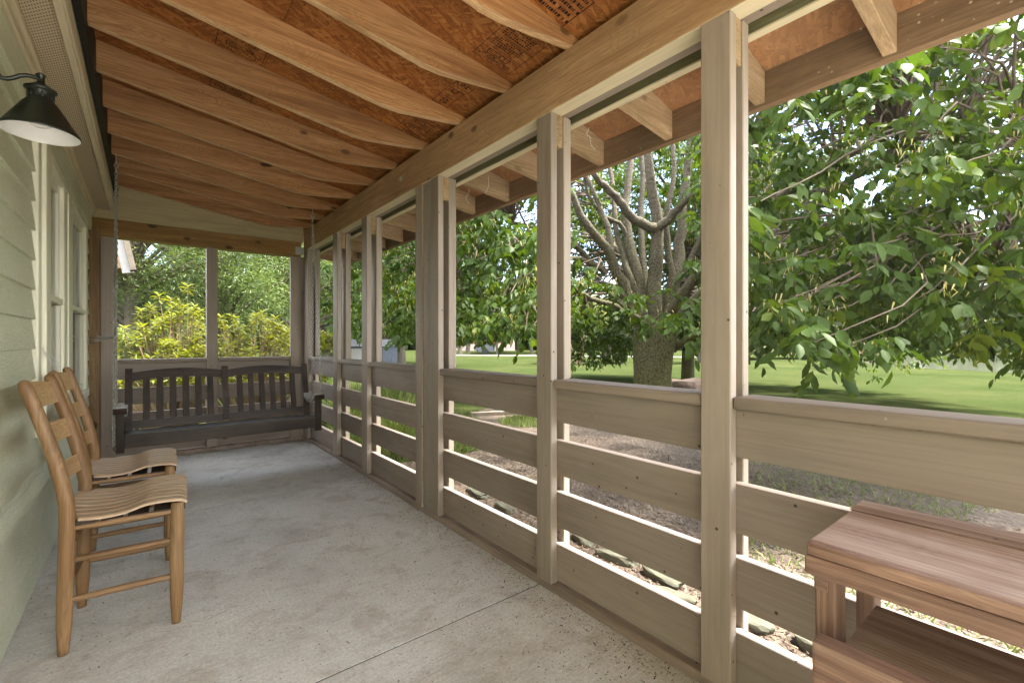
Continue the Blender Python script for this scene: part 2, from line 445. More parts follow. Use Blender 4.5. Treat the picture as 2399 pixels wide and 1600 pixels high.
# OSB sheathing: overlapping strands at random angles
def osb(name, pale=False):
    m, nt, b, out = new_mat(name)
    cols = [(0.26, 0.088, 0.021), (0.36, 0.135, 0.035), (0.44, 0.19, 0.06), (0.20, 0.065, 0.017)]
    if pale: cols = [(c_[0] * .6 + .17, c_[1] * .6 + .12, c_[2] * .6 + .075) for c_ in cols]
    base = None
    hts = None
    for i, (ang, sx, sy, off) in enumerate(((0.3, 14, 80, 0), (1.25, 12, 66, 5), (2.2, 18, 90, 11), (0.9, 11, 60, 17), (2.8, 16, 74, 23))):
        mp = nt.nodes.new('ShaderNodeMapping')
        tc = nt.nodes.new('ShaderNodeTexCoord')
        nt.links.new(tc.outputs['Object'], mp.inputs[0])
        mp.inputs['Rotation'].default_value = (0, 0, ang)
        mp.inputs['Location'].default_value = (off, off * 0.7, 0)
        mp2 = nt.nodes.new('ShaderNodeMapping')
        nt.links.new(mp.outputs[0], mp2.inputs[0])
        mp2.inputs['Scale'].default_value = (sx, sy, 0.01)
        v = N(nt, 'ShaderNodeTexVoronoi', Scale=1.0)
        nt.links.new(mp2.outputs[0], v.inputs['Vector'])
        sp = nt.nodes.new('ShaderNodeSeparateColor')
        nt.links.new(v.outputs['Color'], sp.inputs[0])
        c = ramp(nt, sp.outputs[0], [(0.0, cols[3]), (0.35, cols[0]), (0.7, cols[1]), (1.0, cols[2])])
        if base is None: base, hts = c, sp.outputs[1]
        else:
            msk = ramp(nt, sp.outputs[2], [(0.52, 0.0), (0.56, 1.0)])
            base = mix(nt, msk, base, c)
            hts = mix(nt, msk, hts, sp.outputs[1])
    n3 = N(nt, 'ShaderNodeTexNoise', Scale=2.5, Detail=5.0)
    nt.links.new(coords(nt, offset_random=False), n3.inputs['Vector'])
    base = mix(nt, ramp(nt, n3.outputs['Fac'], [(0.4, 0.0), (0.7, 0.6)]), base, (0.14, 0.052, 0.016))
    nf = N(nt, 'ShaderNodeTexNoise', Scale=160.0, Detail=3.0)
    nt.links.new(coords(nt, offset_random=False), nf.inputs['Vector'])
    base = mix(nt, ramp(nt, nf.outputs['Fac'], [(0.55, 0.0), (0.75, 0.45)]), base, (0.5, 0.27, 0.11))
    nt.links.new(base, b.inputs['Base Color'])
    b.inputs['Roughness'].default_value = 0.7
    b.inputs['Specular IOR Level'].default_value = 0.2
    bump(nt, b, hts, 0.4, 0.002)
    return m
M['osb'] = osb('strand_board')
M['osb_dusty'] = osb('dusty_strand_board', True)

def concrete():
    m, nt, b, out = new_mat('broom_finished_concrete')
    c0 = coords(nt, offset_random=False)
    n1 = N(nt, 'ShaderNodeTexNoise', Scale=1.3, Detail=7.0, Roughness=0.6); nt.links.new(c0, n1.inputs['Vector'])
    n2 = N(nt, 'ShaderNodeTexNoise', Scale=95.0, Detail=6.0, Roughness=0.75); nt.links.new(c0, n2.inputs['Vector'])
    n3 = N(nt, 'ShaderNodeTexNoise', Scale=1.0, Detail=4.0); nt.links.new(coords(nt, (9, 210, 1), False), n3.inputs['Vector'])
    n4 = N(nt, 'ShaderNodeTexNoise', Scale=4.5, Detail=8.0, Roughness=0.7, Distortion=0.6); nt.links.new(c0, n4.inputs['Vector'])
    v = N(nt, 'ShaderNodeTexVoronoi', Scale=34.0); nt.links.new(c0, v.inputs['Vector'])
    c = ramp(nt, n1.outputs['Fac'], [(0.3, (0.46, 0.44, 0.405)), (0.48, (0.66, 0.64, 0.60)), (0.7, (0.76, 0.75, 0.72))])
    c = mix(nt, ramp(nt, n2.outputs['Fac'], [(0.38, 0.45), (0.58, 0.0)]), c, (0.28, 0.25, 0.21))
    c = mix(nt, ramp(nt, n4.outputs['Fac'], [(0.50, 0.0), (0.68, 0.6)]), c, (0.33, 0.265, 0.20))
    c = mix(nt, ramp(nt, n3.outputs['Fac'], [(0.35, 0.25), (0.6, 0.0)]), c, (0.24, 0.22, 0.19))
    c = mix(nt, maths(nt, 'MULTIPLY', ramp(nt, v.outputs['Distance'], [(0.05, 0.8), (0.10, 0.0)]), ramp(nt, n4.outputs['Fac'], [(0.48, 0.0), (0.6, 1.0)])), c, (0.10, 0.08, 0.06))
    ve = N(nt, 'ShaderNodeTexVoronoi', Scale=0.9, feature='DISTANCE_TO_EDGE')
    dn = N(nt, 'ShaderNodeTexNoise', Scale=6.0, Detail=6.0); nt.links.new(c0, dn.inputs['Vector'])
    ad = nt.nodes.new('ShaderNodeMixRGB'); ad.inputs[0].default_value = 0.14; nt.links.new(c0, ad.inputs[1]); nt.links.new(dn.outputs['Color'], ad.inputs[2])
    nt.links.new(ad.outputs[0], ve.inputs['Vector'])
    c = mix(nt, maths(nt, 'MULTIPLY', ramp(nt, ve.outputs['Distance'], [(0.0012, 0.35), (0.003, 0.0)]), ramp(nt, n1.outputs['Fac'], [(0.54, 0.0), (0.58, 1.0)])), c, (0.10, 0.085, 0.07))
    n7 = N(nt, 'ShaderNodeTexNoise', Scale=14.0, Detail=9.0, Roughness=0.8); nt.links.new(c0, n7.inputs['Vector'])
    c = mix(nt, ramp(nt, n7.outputs['Fac'], [(0.56, 0.0), (0.66, 0.55)]), c, (0.24, 0.20, 0.16))
    c = mix(nt, ramp(nt, n7.outputs['Fac'], [(0.32, 0.4), (0.42, 0.0)]), c, (0.80, 0.79, 0.76))
    nt.links.new(c, b.inputs['Base Color'])
    b.inputs['Roughness'].default_value = 0.72
    b.inputs['Specular IOR Level'].default_value = 0.3
    bump(nt, b, mix(nt, 0.5, n2.outputs['Fac'], n3.outputs['Fac']), 0.5, 0.002)
    return m
M['concrete'] = concrete()

def siding_mat():
    m, nt, b, out = new_mat('sage_green_siding')
    n1 = N(nt, 'ShaderNodeTexNoise', Scale=1.0, Detail=2.0, Distortion=1.2)
    nt.links.new(coords(nt, (5, 3.2, 26), False), n1.inputs['Vector'])
    w = maths(nt, 'SINE', maths(nt, 'MULTIPLY', n1.outputs['Fac'], 85.0))
    n2 = N(nt, 'ShaderNodeTexNoise', Scale=1.6, Detail=6.0); nt.links.new(coords(nt, offset_random=False), n2.inputs['Vector'])
    c = ramp(nt, n2.outputs['Fac'], [(0.3, (0.60, 0.615, 0.46)), (0.6, (0.70, 0.71, 0.53)), (0.8, (0.76, 0.76, 0.60))])
    c = mix(nt, ramp(nt, maths(nt, 'MULTIPLY_ADD', w, 0.5), [(0.0, 0.3), (0.4, 0.0)]), c, (0.36, 0.38, 0.26))
    nt.links.new(c, b.inputs['Base Color'])
    b.inputs['Roughness'].default_value = 0.5
    bump(nt, b, w, 0.4, 0.002)
    return m
M['siding'] = siding_mat()

def soffit_mat():
    m, nt, b, out = new_mat('perforated_tan_soffit')
    tc = nt.nodes.new('ShaderNodeTexCoord')
    sep = nt.nodes.new('ShaderNodeSeparateXYZ'); nt.links.new(tc.outputs['Object'], sep.inputs[0])
    fx = maths(nt, 'FRACT', maths(nt, 'MULTIPLY', sep.outputs[0], 120.0))
    row = maths(nt, 'FLOOR', maths(nt, 'MULTIPLY', sep.outputs[0], 120.0))
    sh = maths(nt, 'MULTIPLY', maths(nt, 'MODULO', row, 2.0), 0.5)
    fy = maths(nt, 'FRACT', maths(nt, 'ADD', maths(nt, 'MULTIPLY', sep.outputs[1], 48.0), sh))
    h1 = maths(nt, 'LESS_THAN', maths(nt, 'ABSOLUTE', maths(nt, 'SUBTRACT', fx, 0.5)), 0.26)
    h2 = maths(nt, 'LESS_THAN', maths(nt, 'ABSOLUTE', maths(nt, 'SUBTRACT', fy, 0.5)), 0.20)
    c = mix(nt, maths(nt, 'MULTIPLY', h1, h2), (0.56, 0.45, 0.31), (0.07, 0.05, 0.035))
    nt.links.new(c, b.inputs['Base Color'])
    b.inputs['Roughness'].default_value = 0.55
    return m
M['soffit'] = soffit_mat()

def pane_mat():
    m, nt, b, out = new_mat('window_glass')
    nt.nodes.remove(b)
    tr = nt.nodes.new('ShaderNodeBsdfTransparent'); tr.inputs[0].default_value = (0.75, 0.78, 0.68, 1)
    gl = nt.nodes.new('ShaderNodeBsdfGlossy'); gl.inputs['Roughness'].default_value = 0.02
    fr = nt.nodes.new('ShaderNodeFresnel'); fr.inputs[0].default_value = 1.45
    mx = nt.nodes.new('ShaderNodeMixShader')
    nt.links.new(fr.outputs[0], mx.inputs[0]); nt.links.new(tr.outputs[0], mx.inputs[1]); nt.links.new(gl.outputs[0], mx.inputs[2])
    nt.links.new(mx.outputs[0], out.inputs['Surface'])
    return m
M['pane'] = pane_mat()
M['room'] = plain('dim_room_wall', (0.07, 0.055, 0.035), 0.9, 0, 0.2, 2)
M['curtain'] = plain('beige_curtain', (0.16, 0.14, 0.09), 0.9, 0, 0.3, 8)

def screen_mat():
    """dusty insect mesh: mostly open, with caught fluff"""
    m, nt, b, out = new_mat('insect_mesh')
    tr = nt.nodes.new('ShaderNodeBsdfTransparent')
    df = nt.nodes.new('ShaderNodeBsdfDiffuse'); df.inputs[0].default_value = (0.16, 0.155, 0.14, 1)
    d2 = nt.nodes.new('ShaderNodeBsdfDiffuse'); d2.inputs[0].default_value = (0.62, 0.54, 0.36, 1)
    v = N(nt, 'ShaderNodeTexVoronoi', Scale=42.0)
    nt.links.new(coords(nt), v.inputs['Vector'])
    n = N(nt, 'ShaderNodeTexNoise', Scale=5.0, Detail=5.0); nt.links.new(coords(nt), n.inputs['Vector'])
    tc = nt.nodes.new('ShaderNodeTexCoord'); sep = nt.nodes.new('ShaderNodeSeparateXYZ'); nt.links.new(tc.outputs['Object'], sep.inputs[0])
    hi = ramp(nt, sep.outputs[2], [(0.0, 0.0), (1.0, 1.0)])
    mr = nt.nodes.new('ShaderNodeMapRange'); nt.links.new(sep.outputs[2], mr.inputs[0])
    mr.inputs[1].default_value = 1.55; mr.inputs[2].default_value = 1.95
    spk = maths(nt, 'MULTIPLY', maths(nt, 'MULTIPLY', ramp(nt, v.outputs['Distance'], [(0.10, 1.0), (0.15, 0.0)]), ramp(nt, n.outputs['Fac'], [(0.44, 0.0), (0.56, 1.0)])), mr.outputs[0])
    m1 = nt.nodes.new('ShaderNodeMixShader'); m1.inputs[0].default_value = 0.07
    nt.links.new(tr.outputs[0], m1.inputs[1]); nt.links.new(df.outputs[0], m1.inputs[2])
    m2 = nt.nodes.new('ShaderNodeMixShader'); nt.links.new(maths(nt, 'MULTIPLY', spk, 0.8), m2.inputs[0])
    nt.links.new(m1.outputs[0], m2.inputs[1]); nt.links.new(d2.outputs[0], m2.inputs[2])
    nt.links.new(m2.outputs[0], out.inputs['Surface'])
    nt.nodes.remove(b)
    return m
M['screen'] = screen_mat()

def lawn_mat():
    m, nt, b, out = new_mat('mown_grass')
    c0 = coords(nt, offset_random=False)
    n1 = N(nt, 'ShaderNodeTexNoise', Scale=0.35, Detail=9.0, Roughness=0.7); nt.links.new(c0, n1.inputs['Vector'])
    n2 = N(nt, 'ShaderNodeTexNoise', Scale=9.0, Detail=8.0, Roughness=0.75); nt.links.new(c0, n2.inputs['Vector'])
    c = ramp(nt, n1.outputs['Fac'], [(0.3, (0.018, 0.026, 0.008)), (0.5, (0.030, 0.039, 0.013)), (0.72, (0.046, 0.050, 0.019))])
    c = mix(nt, ramp(nt, n2.outputs['Fac'], [(0.35, 0.55), (0.6, 0.0)]), c, (0.014, 0.019, 0.006))
    nt.links.new(c, b.inputs['Base Color']); b.inputs['Roughness'].default_value = 1.0
    b.inputs['Specular IOR Level'].default_value = 0.0
    bump(nt, b, n2.outputs['Fac'], 0.7, 0.03)
    return m
M['lawn'] = lawn_mat()
def mulch_mat():
    m, nt, b, out = new_mat('pine_straw_mulch')
    c0 = coords(nt, offset_random=False)
    n1 = N(nt, 'ShaderNodeTexNoise', Scale=0.9, Detail=6.0, Roughness=0.65); nt.links.new(c0, n1.inputs['Vector'])
    c = None; hh = None
    for i, (ang, off) in enumerate(((0.2, 0), (1.3, 7), (2.4, 13))):
        tc = nt.nodes.new('ShaderNodeTexCoord'); mp = nt.nodes.new('ShaderNodeMapping')
        nt.links.new(tc.outputs['Object'], mp.inputs[0]); mp.inputs['Rotation'].default_value = (0, 0, ang); mp.inputs['Location'].default_value = (off, 0, 0)
        mp2 = nt.nodes.new('ShaderNodeMapping'); nt.links.new(mp.outputs[0], mp2.inputs[0]); mp2.inputs['Scale'].default_value = (16, 95, 1)
        v = N(nt, 'ShaderNodeTexVoronoi', Scale=1.0); nt.links.new(mp2.outputs[0], v.inputs['Vector'])
        sp = nt.nodes.new('ShaderNodeSeparateColor'); nt.links.new(v.outputs['Color'], sp.inputs[0])
        k = ramp(nt, sp.outputs[0], [(0.0, (0.026, 0.017, 0.011)), (0.4, (0.060, 0.042, 0.028)), (0.75, (0.092, 0.068, 0.046)), (1.0, (0.13, 0.10, 0.072))])
        if c is None: c, hh = k, sp.outputs[1]
        else:
            ms = ramp(nt, sp.outputs[2], [(0.5, 0.0), (0.55, 1.0)])
            c = mix(nt, ms, c, k); hh = mix(nt, ms, hh, sp.outputs[1])
    c = mix(nt, ramp(nt, n1.outputs['Fac'], [(0.4, 0.0), (0.7, 0.55)]), c, (0.055, 0.035, 0.024))
    nt.links.new(c, b.inputs['Base Color']); b.inputs['Roughness'].default_value = 0.9
    bump(nt, b, hh, 0.8, 0.01)
    return m
M['mulch'] = mulch_mat()
M['gravel'] = plain('pale_gravel', (0.12, 0.11, 0.098), 0.9, 0, 0.3, 5, spec=0.2)
def water_mat():
    m, nt, b, out = new_mat('pond_water')
    n2 = N(nt, 'ShaderNodeTexNoise', Scale=1.6, Detail=4.0); nt.links.new(coords(nt, offset_random=False), n2.inputs['Vector'])
    b.inputs['Base Color'].default_value = (0.05, 0.055, 0.035, 1); b.inputs['Roughness'].default_value = 0.08; b.inputs['IOR'].default_value = 1.12; b.inputs['Specular IOR Level'].default_value = 0.12
    return m
M['water'] = water_mat()
def bark_mat():
    m, nt, b, out = new_mat('corky_green_bark')
    v = N(nt, 'ShaderNodeTexVoronoi', Scale=1.0); nt.links.new(coords(nt, (62, 62, 24), False), v.inputs['Vector'])
    n = N(nt, 'ShaderNodeTexNoise', Scale=2.0, Detail=6.0); nt.links.new(coords(nt, offset_random=False), n.inputs['Vector'])
    n5 = N(nt, 'ShaderNodeTexNoise', Scale=30.0, Detail=5.0); nt.links.new(coords(nt, offset_random=False), n5.inputs['Vector'])
    tc = nt.nodes.new('ShaderNodeTexCoord'); sep = nt.nodes.new('ShaderNodeSeparateXYZ'); nt.links.new(tc.outputs['Object'], sep.inputs[0])
    mr = nt.nodes.new('ShaderNodeMapRange'); nt.links.new(maths(nt, 'ADD', sep.outputs[2], maths(nt, 'MULTIPLY', n.outputs['Fac'], 3.4)), mr.inputs[0])
    mr.inputs[1].default_value = 2.4; mr.inputs[2].default_value = 5.6
    moss = mix(nt, ramp(nt, n5.outputs['Fac'], [(0.4, 0.0), (0.6, 1.0)]), (0.065, 0.066, 0.024), (0.115, 0.108, 0.048))
    c = mix(nt, mr.outputs[0], moss, mix(nt, n5.outputs['Fac'], (0.075, 0.064, 0.045), (0.165, 0.145, 0.112)))
    lent = N(nt, 'ShaderNodeTexNoise', Scale=1.0, Detail=4.0); nt.links.new(coords(nt, (7, 7, 45), False), lent.inputs['Vector'])
    c = mix(nt, maths(nt, 'MULTIPLY', ramp(nt, lent.outputs['Fac'], [(0.36, 0.75), (0.5, 0.0)]), mr.outputs[0]), c, (0.06, 0.045, 0.035))
    crack = ramp(nt, v.outputs['Distance'], [(0.42, 0.0), (0.75, 1.0)])
    low = maths(nt, 'SUBTRACT', 1.0, maths(nt, 'MULTIPLY', mr.outputs[0], 0.6))
    c = mix(nt, maths(nt, 'MULTIPLY', crack, low), c, (0.035, 0.03, 0.015))
    nt.links.new(c, b.inputs['Base Color']); b.inputs['Roughness'].default_value = 0.9
    b.inputs['Specular IOR Level'].default_value = 0.15
    bump(nt, b, maths(nt, 'SUBTRACT', 1.0, v.outputs['Distance']), 0.7, 0.02)
    return m
M['bark'] = bark_mat()
M['leaf_main'] = leafmat('glossy_compound_leaf', (0.010, 0.025, 0.004), (0.029, 0.058, 0.007), (0.095, 0.125, 0.010), under=(0.044, 0.076, 0.014), rough=0.5, trans=0.38, spec=0.13)
M['samara'] = leafmat('tan_seed_wing', (0.24, 0.20, 0.08), (0.36, 0.33, 0.13), (0.45, 0.36, 0.20), rough=0.7, trans=0.3)
M['leaf_oak'] = leafmat('lacy_soft_leaf', (0.028, 0.055, 0.016), (0.085, 0.13, 0.038), (0.22, 0.26, 0.10), rough=0.6, trans=0.35)
M['leaf_far'] = leafmat('distant_leaf', (0.025, 0.048, 0.016), (0.055, 0.09, 0.03), (0.10, 0.145, 0.052), rough=0.7, trans=0.3)
M['leaf_olive'] = leafmat('olive_brush_leaf', (0.06, 0.08, 0.035), (0.115, 0.135, 0.06), (0.19, 0.20, 0.10), rough=0.7, trans=0.3)
M['leaf_pink'] = leafmat('pinkish_brush_twig', (0.16, 0.11, 0.10), (0.27, 0.19, 0.17), (0.36, 0.28, 0.22), rough=0.8, trans=0.2)
M['leaf_yellow'] = leafmat('yellow_green_leaf', (0.035, 0.06, 0.004), (0.125, 0.14, 0.005), (0.27, 0.235, 0.008), under=(0.10, 0.12, 0.015), rough=0.45, trans=0.35)
M['leaf_grey'] = leafmat('grey_green_conifer_leaf', (0.05, 0.07, 0.04), (0.10, 0.125, 0.075), (0.18, 0.19, 0.13), rough=0.7, trans=0.25)
M['leaf_orange'] = leafmat('myrtle_leaf', (0.05, 0.085, 0.022), (0.115, 0.15, 0.04), (0.30, 0.20, 0.06), rough=0.6, trans=0.35)
M['blade'] = leafmat('grass_blade', (0.04, 0.07, 0.014), (0.08, 0.115, 0.022), (0.18, 0.185, 0.07), rough=0.6, trans=0.35)
M['chip'] = leafmat('straw_chip', (0.022, 0.014, 0.009), (0.062, 0.043, 0.028), (0.14, 0.105, 0.07), rough=0.9, trans=0.0, spec=0.15)
M['debris'] = leafmat('dry_leaf_crumb', (0.03, 0.02, 0.013), (0.08, 0.05, 0.03), (0.24, 0.16, 0.08), rough=0.9, trans=0.0, spec=0.1)

# ------------------------------------------------------------------ leaf meshes (numpy)
def norm(a): return a / np.maximum(np.linalg.norm(a, axis=-1, keepdims=True), 1e-9)
def leaf_mesh(name, P, D, Nn, L, W, mat, parent=None, shape='oval', fold=0.22, droop=0.18, tint=None):
    n = len(P)
    D = norm(D); S = norm(np.cross(D, Nn)); U = np.cross(S, D)
    if shape == 'oval':
        tm = [(0, 0), (.28, .38), (.62, .46), (1, 0), (.62, -.46), (.28, -.38), (.28, 0), (.62, 0)]
        fc = [(0, 6, 1), (1, 6, 7, 2), (2, 7, 3), (0, 5, 6), (5, 4, 7, 6), (4, 3, 7)]
    elif shape == 'diamond':
        tm = [(0, 0), (.5, .5), (1, 0), (.5, -.5)]
        fc = [(0, 1, 2), (0, 2, 3)]
    else:  # strip
        tm = [(0, .5), (0, -.5), (.5, .42), (.5, -.42), (1, .05), (1, -.05)]
        fc = [(0, 1, 3, 2), (2, 3, 5, 4)]
    k = len(tm)
    V = np.empty((n, k, 3))
    for i, (a, w) in enumerate(tm):
        V[:, i] = P + D * (L * a)[:, None] + S * (W * w)[:, None] + U * (abs(w) * fold * W - droop * L * a * a)[:, None]
    V = V.reshape(-1, 3)
    lens = np.array([len(f) for f in fc]); loops = np.concatenate([np.array(f) for f in fc])
    nl = len(loops)
    LV = (np.arange(n)[:, None] * k + loops[None, :]).reshape(-1)
    FL = np.tile(lens, n)
    me = bpy.data.meshes.new(name)
    me.vertices.add(len(V)); me.vertices.foreach_set('co', V.astype(np.float32).ravel())
    me.loops.add(len(LV)); me.loops.foreach_set('vertex_index', LV.astype(np.int32))
    me.polygons.add(len(FL))
    st = np.concatenate([[0], np.cumsum(FL)[:-1]])
    me.polygons.foreach_set('loop_start', st.astype(np.int32))
    me.update(calc_edges=True)
    at_ = me.attributes.new('tint', 'FLOAT', 'POINT')
    t = rng.random(n) if tint is None else np.clip(tint, 0, 1)
    at_.data.foreach_set('value', np.repeat(t, k).astype(np.float32))
    return link(name, me, mat, parent)

def rand_dirs(n):
    return norm(rng.normal(size=(n, 3)))

class Tubes:
    def __init__(s): s.mb = MB()
    def add(s, pts, r0, r1, seg=6, jitter=0.0):
        pts = [Vector(p) for p in pts]
        # smooth by Catmull-Rom resampling
        out = []
        for i in range(len(pts) - 1):
            p0, p1, p2, p3 = pts[max(i - 1, 0)], pts[i], pts[i + 1], pts[min(i + 2, len(pts) - 1)]
            for t in (0, .33, .66):
                out.append(.5 * ((2 * p1) + (p2 - p0) * t + (2 * p0 - 5 * p1 + 4 * p2 - p3) * t * t + (3 * p1 - p0 - 3 * p2 + p3) * t ** 3))
        out.append(pts[-1])
        n = len(out)
        if jitter:
            for i in range(1, n - 1): out[i] += Vector(rng.normal(size=3) * jitter)
        rr = [r0 + (r1 - r0) * (i / (n - 1)) for i in range(n)]
        s.mb.tube(out, rr, seg, cap=False)
        return out
    def build(s, name, mat, parent): return s.mb.build(name, mat, parent)

# ------------------------------------------------------------------ ground, lawn, water
GZ = -0.12
def sheet(name, poly, z, mat):
    bm = bmesh.new()
    bm.faces.new([bm.verts.new((x, y, z)) for x, y in poly])
    bmesh.ops.triangulate(bm, faces=bm.faces)
    me = bpy.data.meshes.new(name); bm.to_mesh(me); bm.free()
    for p in me.polygons:
        if p.normal.z < 0: p.flip()
    o = link(name, me, mat); o['kind'] = 'structure'
    return o
sheet('lawn', [(-300, -300), (500, -300), (500, 500), (-300, 500)], GZ, M['lawn'])
def wavy(pts, amp, n=8):
    out = []
    for i in range(len(pts)):
        a = Vector((*pts[i], 0)); b = Vector((*pts[(i + 1) % len(pts)], 0))
        for k in range(n):
            p = a.lerp(b, k / n)
            if k: p += Vector((random.uniform(-amp, amp), random.uniform(-amp, amp), 0))
            out.append((p.x, p.y))
    return out
sheet('mulch_bed', wavy([(1.0, -3), (6.0, -3), (5.6, -0.5), (6.6, 1.5), (8.8, 3.2), (9.4, 5.6), (7.6, 7.0), (5.4, 7.4), (4.2, 6.2), (3.2, 4.3), (1.0, 4.3)], 0.12), GZ + 0.004, M['mulch'])
sheet('pond', wavy([(25.0, -40), (25.3, 1.5), (27.2, 5.6), (33.0, 9.5), (42, 13), (58, 12), (70, 4), (74, -18), (60, -45)], 0.5), GZ + 0.004, M['water'])
sheet('gravel_drive', wavy([(19.5, 32.0), (24.2, 27.2), (27.0, 22.8), (31.5, 17.0), (33.5, 18.0), (29, 24), (26.0, 29.5), (21.5, 34.5)], 0.2, 6), GZ + 0.004, M['gravel'])

# ------------------------------------------------------------------ porch slab
mb = MB()
mb.box(-0.60, 1.52, 3.6460, 5.62, -0.20, 0.0, 0)
mb.box(-0.60, 1.52, 1.5600, 3.6360, -0.20, 0.0, 0)
mb.box(-0.60, 1.52, -1.20, 1.5500, -0.20, 0.0, 0)
mb.box(-0.60, 3.4, -5.0, -1.207, -0.20, 0.0, 0.006)  # unseen patio slab behind the camera, added to bounce sunlight under the roof
mb.box(-0.58, 1.50, -2.4, 5.60, -0.22, -0.09, 0)
o = mb.build('porch_floor', M['concrete']); o['kind'] = 'structure'
mb = MB(); mb.box(-0.60, 1.52, 1.5502, 1.5598, -0.1, -0.004, 0); mb.box(-0.60, 1.52, 3.6362, 3.6458, -0.1, -0.004, 0)
o = mb.build('floor_joint', M['joint']); o['kind'] = 'structure'

# ------------------------------------------------------------------ house side
WX = -0.40
house = empty('house', (-0.6, 2.0, 0), 'sage green house with lapped siding, twin window and perforated eave along the porch', 'house')
mb = MB()
WY0, WY1, WZ0, WZ1 = 2.95, 4.98, 0.70, 2.04
mb.box(-0.62, WX - 0.012, -5.0, WY0, -0.1, 2.9, 0)
mb.box(-0.62, WX - 0.012, WY1, 5.60, -0.1, 2.9, 0)
mb.box(-0.62, WX - 0.012, WY0, WY1, -0.1, WZ0, 0)
mb.box(-0.62, WX - 0.012, WY0, WY1, WZ1, 2.9, 0)
k = -7
z = 0.931 - 7 * 0.132
while z < 2.2:
    zt = z + 0.145
    segs = []
    if zt <= WZ0 + 0.02: segs = [(-5.0, 5.60)]
    elif z >= WZ1 - 0.02: segs = [(-5.0, 5.60)]
    else: segs = [(-5.0, WY0 - 0.012), (WY1 + 0.004, 5.60)]
    for a, b_ in segs:
        mb.prism([(WX - 0.012, z), (WX + 0.0125, z), (WX + 0.0145, z + 0.002), (WX - 0.001, zt), (WX - 0.012, zt)], 'y', a, b_)
    z += 0.132
mb.build('siding', M['siding'], house)
MB().box(-0.399, -0.372, -5.0, 5.47, 2.065, 2.20, 0.003).build('frieze_board', M['siding'], house)
mb = MB(); mb.box(-0.398, -0.360, -5.0, 5.47, 2.202, 2.238, 0.004); mb.box(-0.398, -0.345, -5.0, 5.47, 2.239, 2.27, 0.006, 2)
mb.build('crown_trim', M['trim'], house)
MB().box(-0.398, -0.246, -5.0, 5.49, 2.271, 2.279, 0).build('soffit', M['soffit'], house)
mb = MB(); mb.box(-0.252, -0.225, -5.0, 5.44, 2.255, 2.44, 0.004)
mb.box(-0.224, -0.216, -5.0, 5.44, 2.256, 2.285, 0.002)
mb.build('fascia_board', M['trim'], house)
MB().box(-0.222, -0.196, -5.0, 5.44, 2.395, 2.60, 0.001).build('roof_edging', M['black'], house)
mb = MB(); mb.prism([(-0.23, 2.60), (-0.19, 2.66), (-3.4, 4.0), (-3.4, 3.9), (-0.5, 2.62)], 'y', -5.1, 5.7)
mb.build('roof', M['roofgrey'], house)
# twin window
win = empty('window', (-0.39, 4.0, 0.7), None, None)
win.parent = house; win.matrix_parent_inverse = Matrix.Identity(4)
win.location = Vector((-0.39, 4.0, 0.7)) - house.location
def winpart(name, boxes, mat, bev=0.003):
    mb = MB()
    for b_ in boxes: mb.box(*b_, bev)
    return mb.build(name, mat, win)
FX = -0.366
winpart('frame', [(-0.412, FX + 0.004, 3.03, 3.155, 0.72, 2.03), (-0.412, FX - 0.012, 2.945, 3.028, 0.70, 2.05),
    (-0.412, FX, 3.66, 4.05, 0.72, 1.975), (-0.412, FX + 0.006, 3.80, 3.93, 0.719, 1.976), (-0.412, FX + 0.004, 4.87, 4.96, 0.72, 2.03),
    (-0.412, FX + 0.003, 3.157, 4.868, 1.977, 2.031), (-0.412, FX + 0.012, 2.94, 4.985, 0.665, 0.719)], M['cream'])
for y0, y1 in ((3.157, 3.658), (4.052, 4.868)):
    winpart('sash', [(-0.408, FX - 0.006, y0, y1, 1.30, 1.335), (-0.408, FX - 0.014, y0, y0 + 0.035, 0.72, 1.298), (-0.408, FX - 0.014, y1 - 0.035, y1, 0.72, 1.298),
        (-0.408, FX - 0.020, y0, y0 + 0.03, 1.337, 1.975), (-0.408, FX - 0.020, y1 - 0.03, y1, 1.337, 1.975),
        (-0.408, FX - 0.016, y0 + 0.036, y1 - 0.036, 0.721, 0.77), (-0.408, FX - 0.021, y0 + 0.031, y1 - 0.031, 1.93, 1.974)], M['cream'])
    winpart('pane', [(-0.398, -0.395, y0 + 0.03, y1 - 0.03, 0.765, 1.30), (-0.404, -0.401, y0 + 0.025, y1 - 0.025, 1.33, 1.935)], M['pane'], 0)
    winpart('muntin', [(-0.410, -0.4055, y0 + 0.03, y1 - 0.03, 1.66, 1.675), (-0.410, -0.4055, (y0 + y1) / 2 - 0.007, (y0 + y1) / 2 + 0.007, 1.337, 1.93)], M['cream'], 0)
for cy0, cy1 in ((3.15, 3.34), (4.05, 4.30), (4.7, 4.9)):
    winpart('curtain', [(-0.475, -0.465, cy0, cy1, 0.7, 1.98)], M['curtain'], 0)
winpart('room_wall', [(-0.60, -0.59, 2.95, 4.98, 0.6, 2.1)], M['room'], 0)

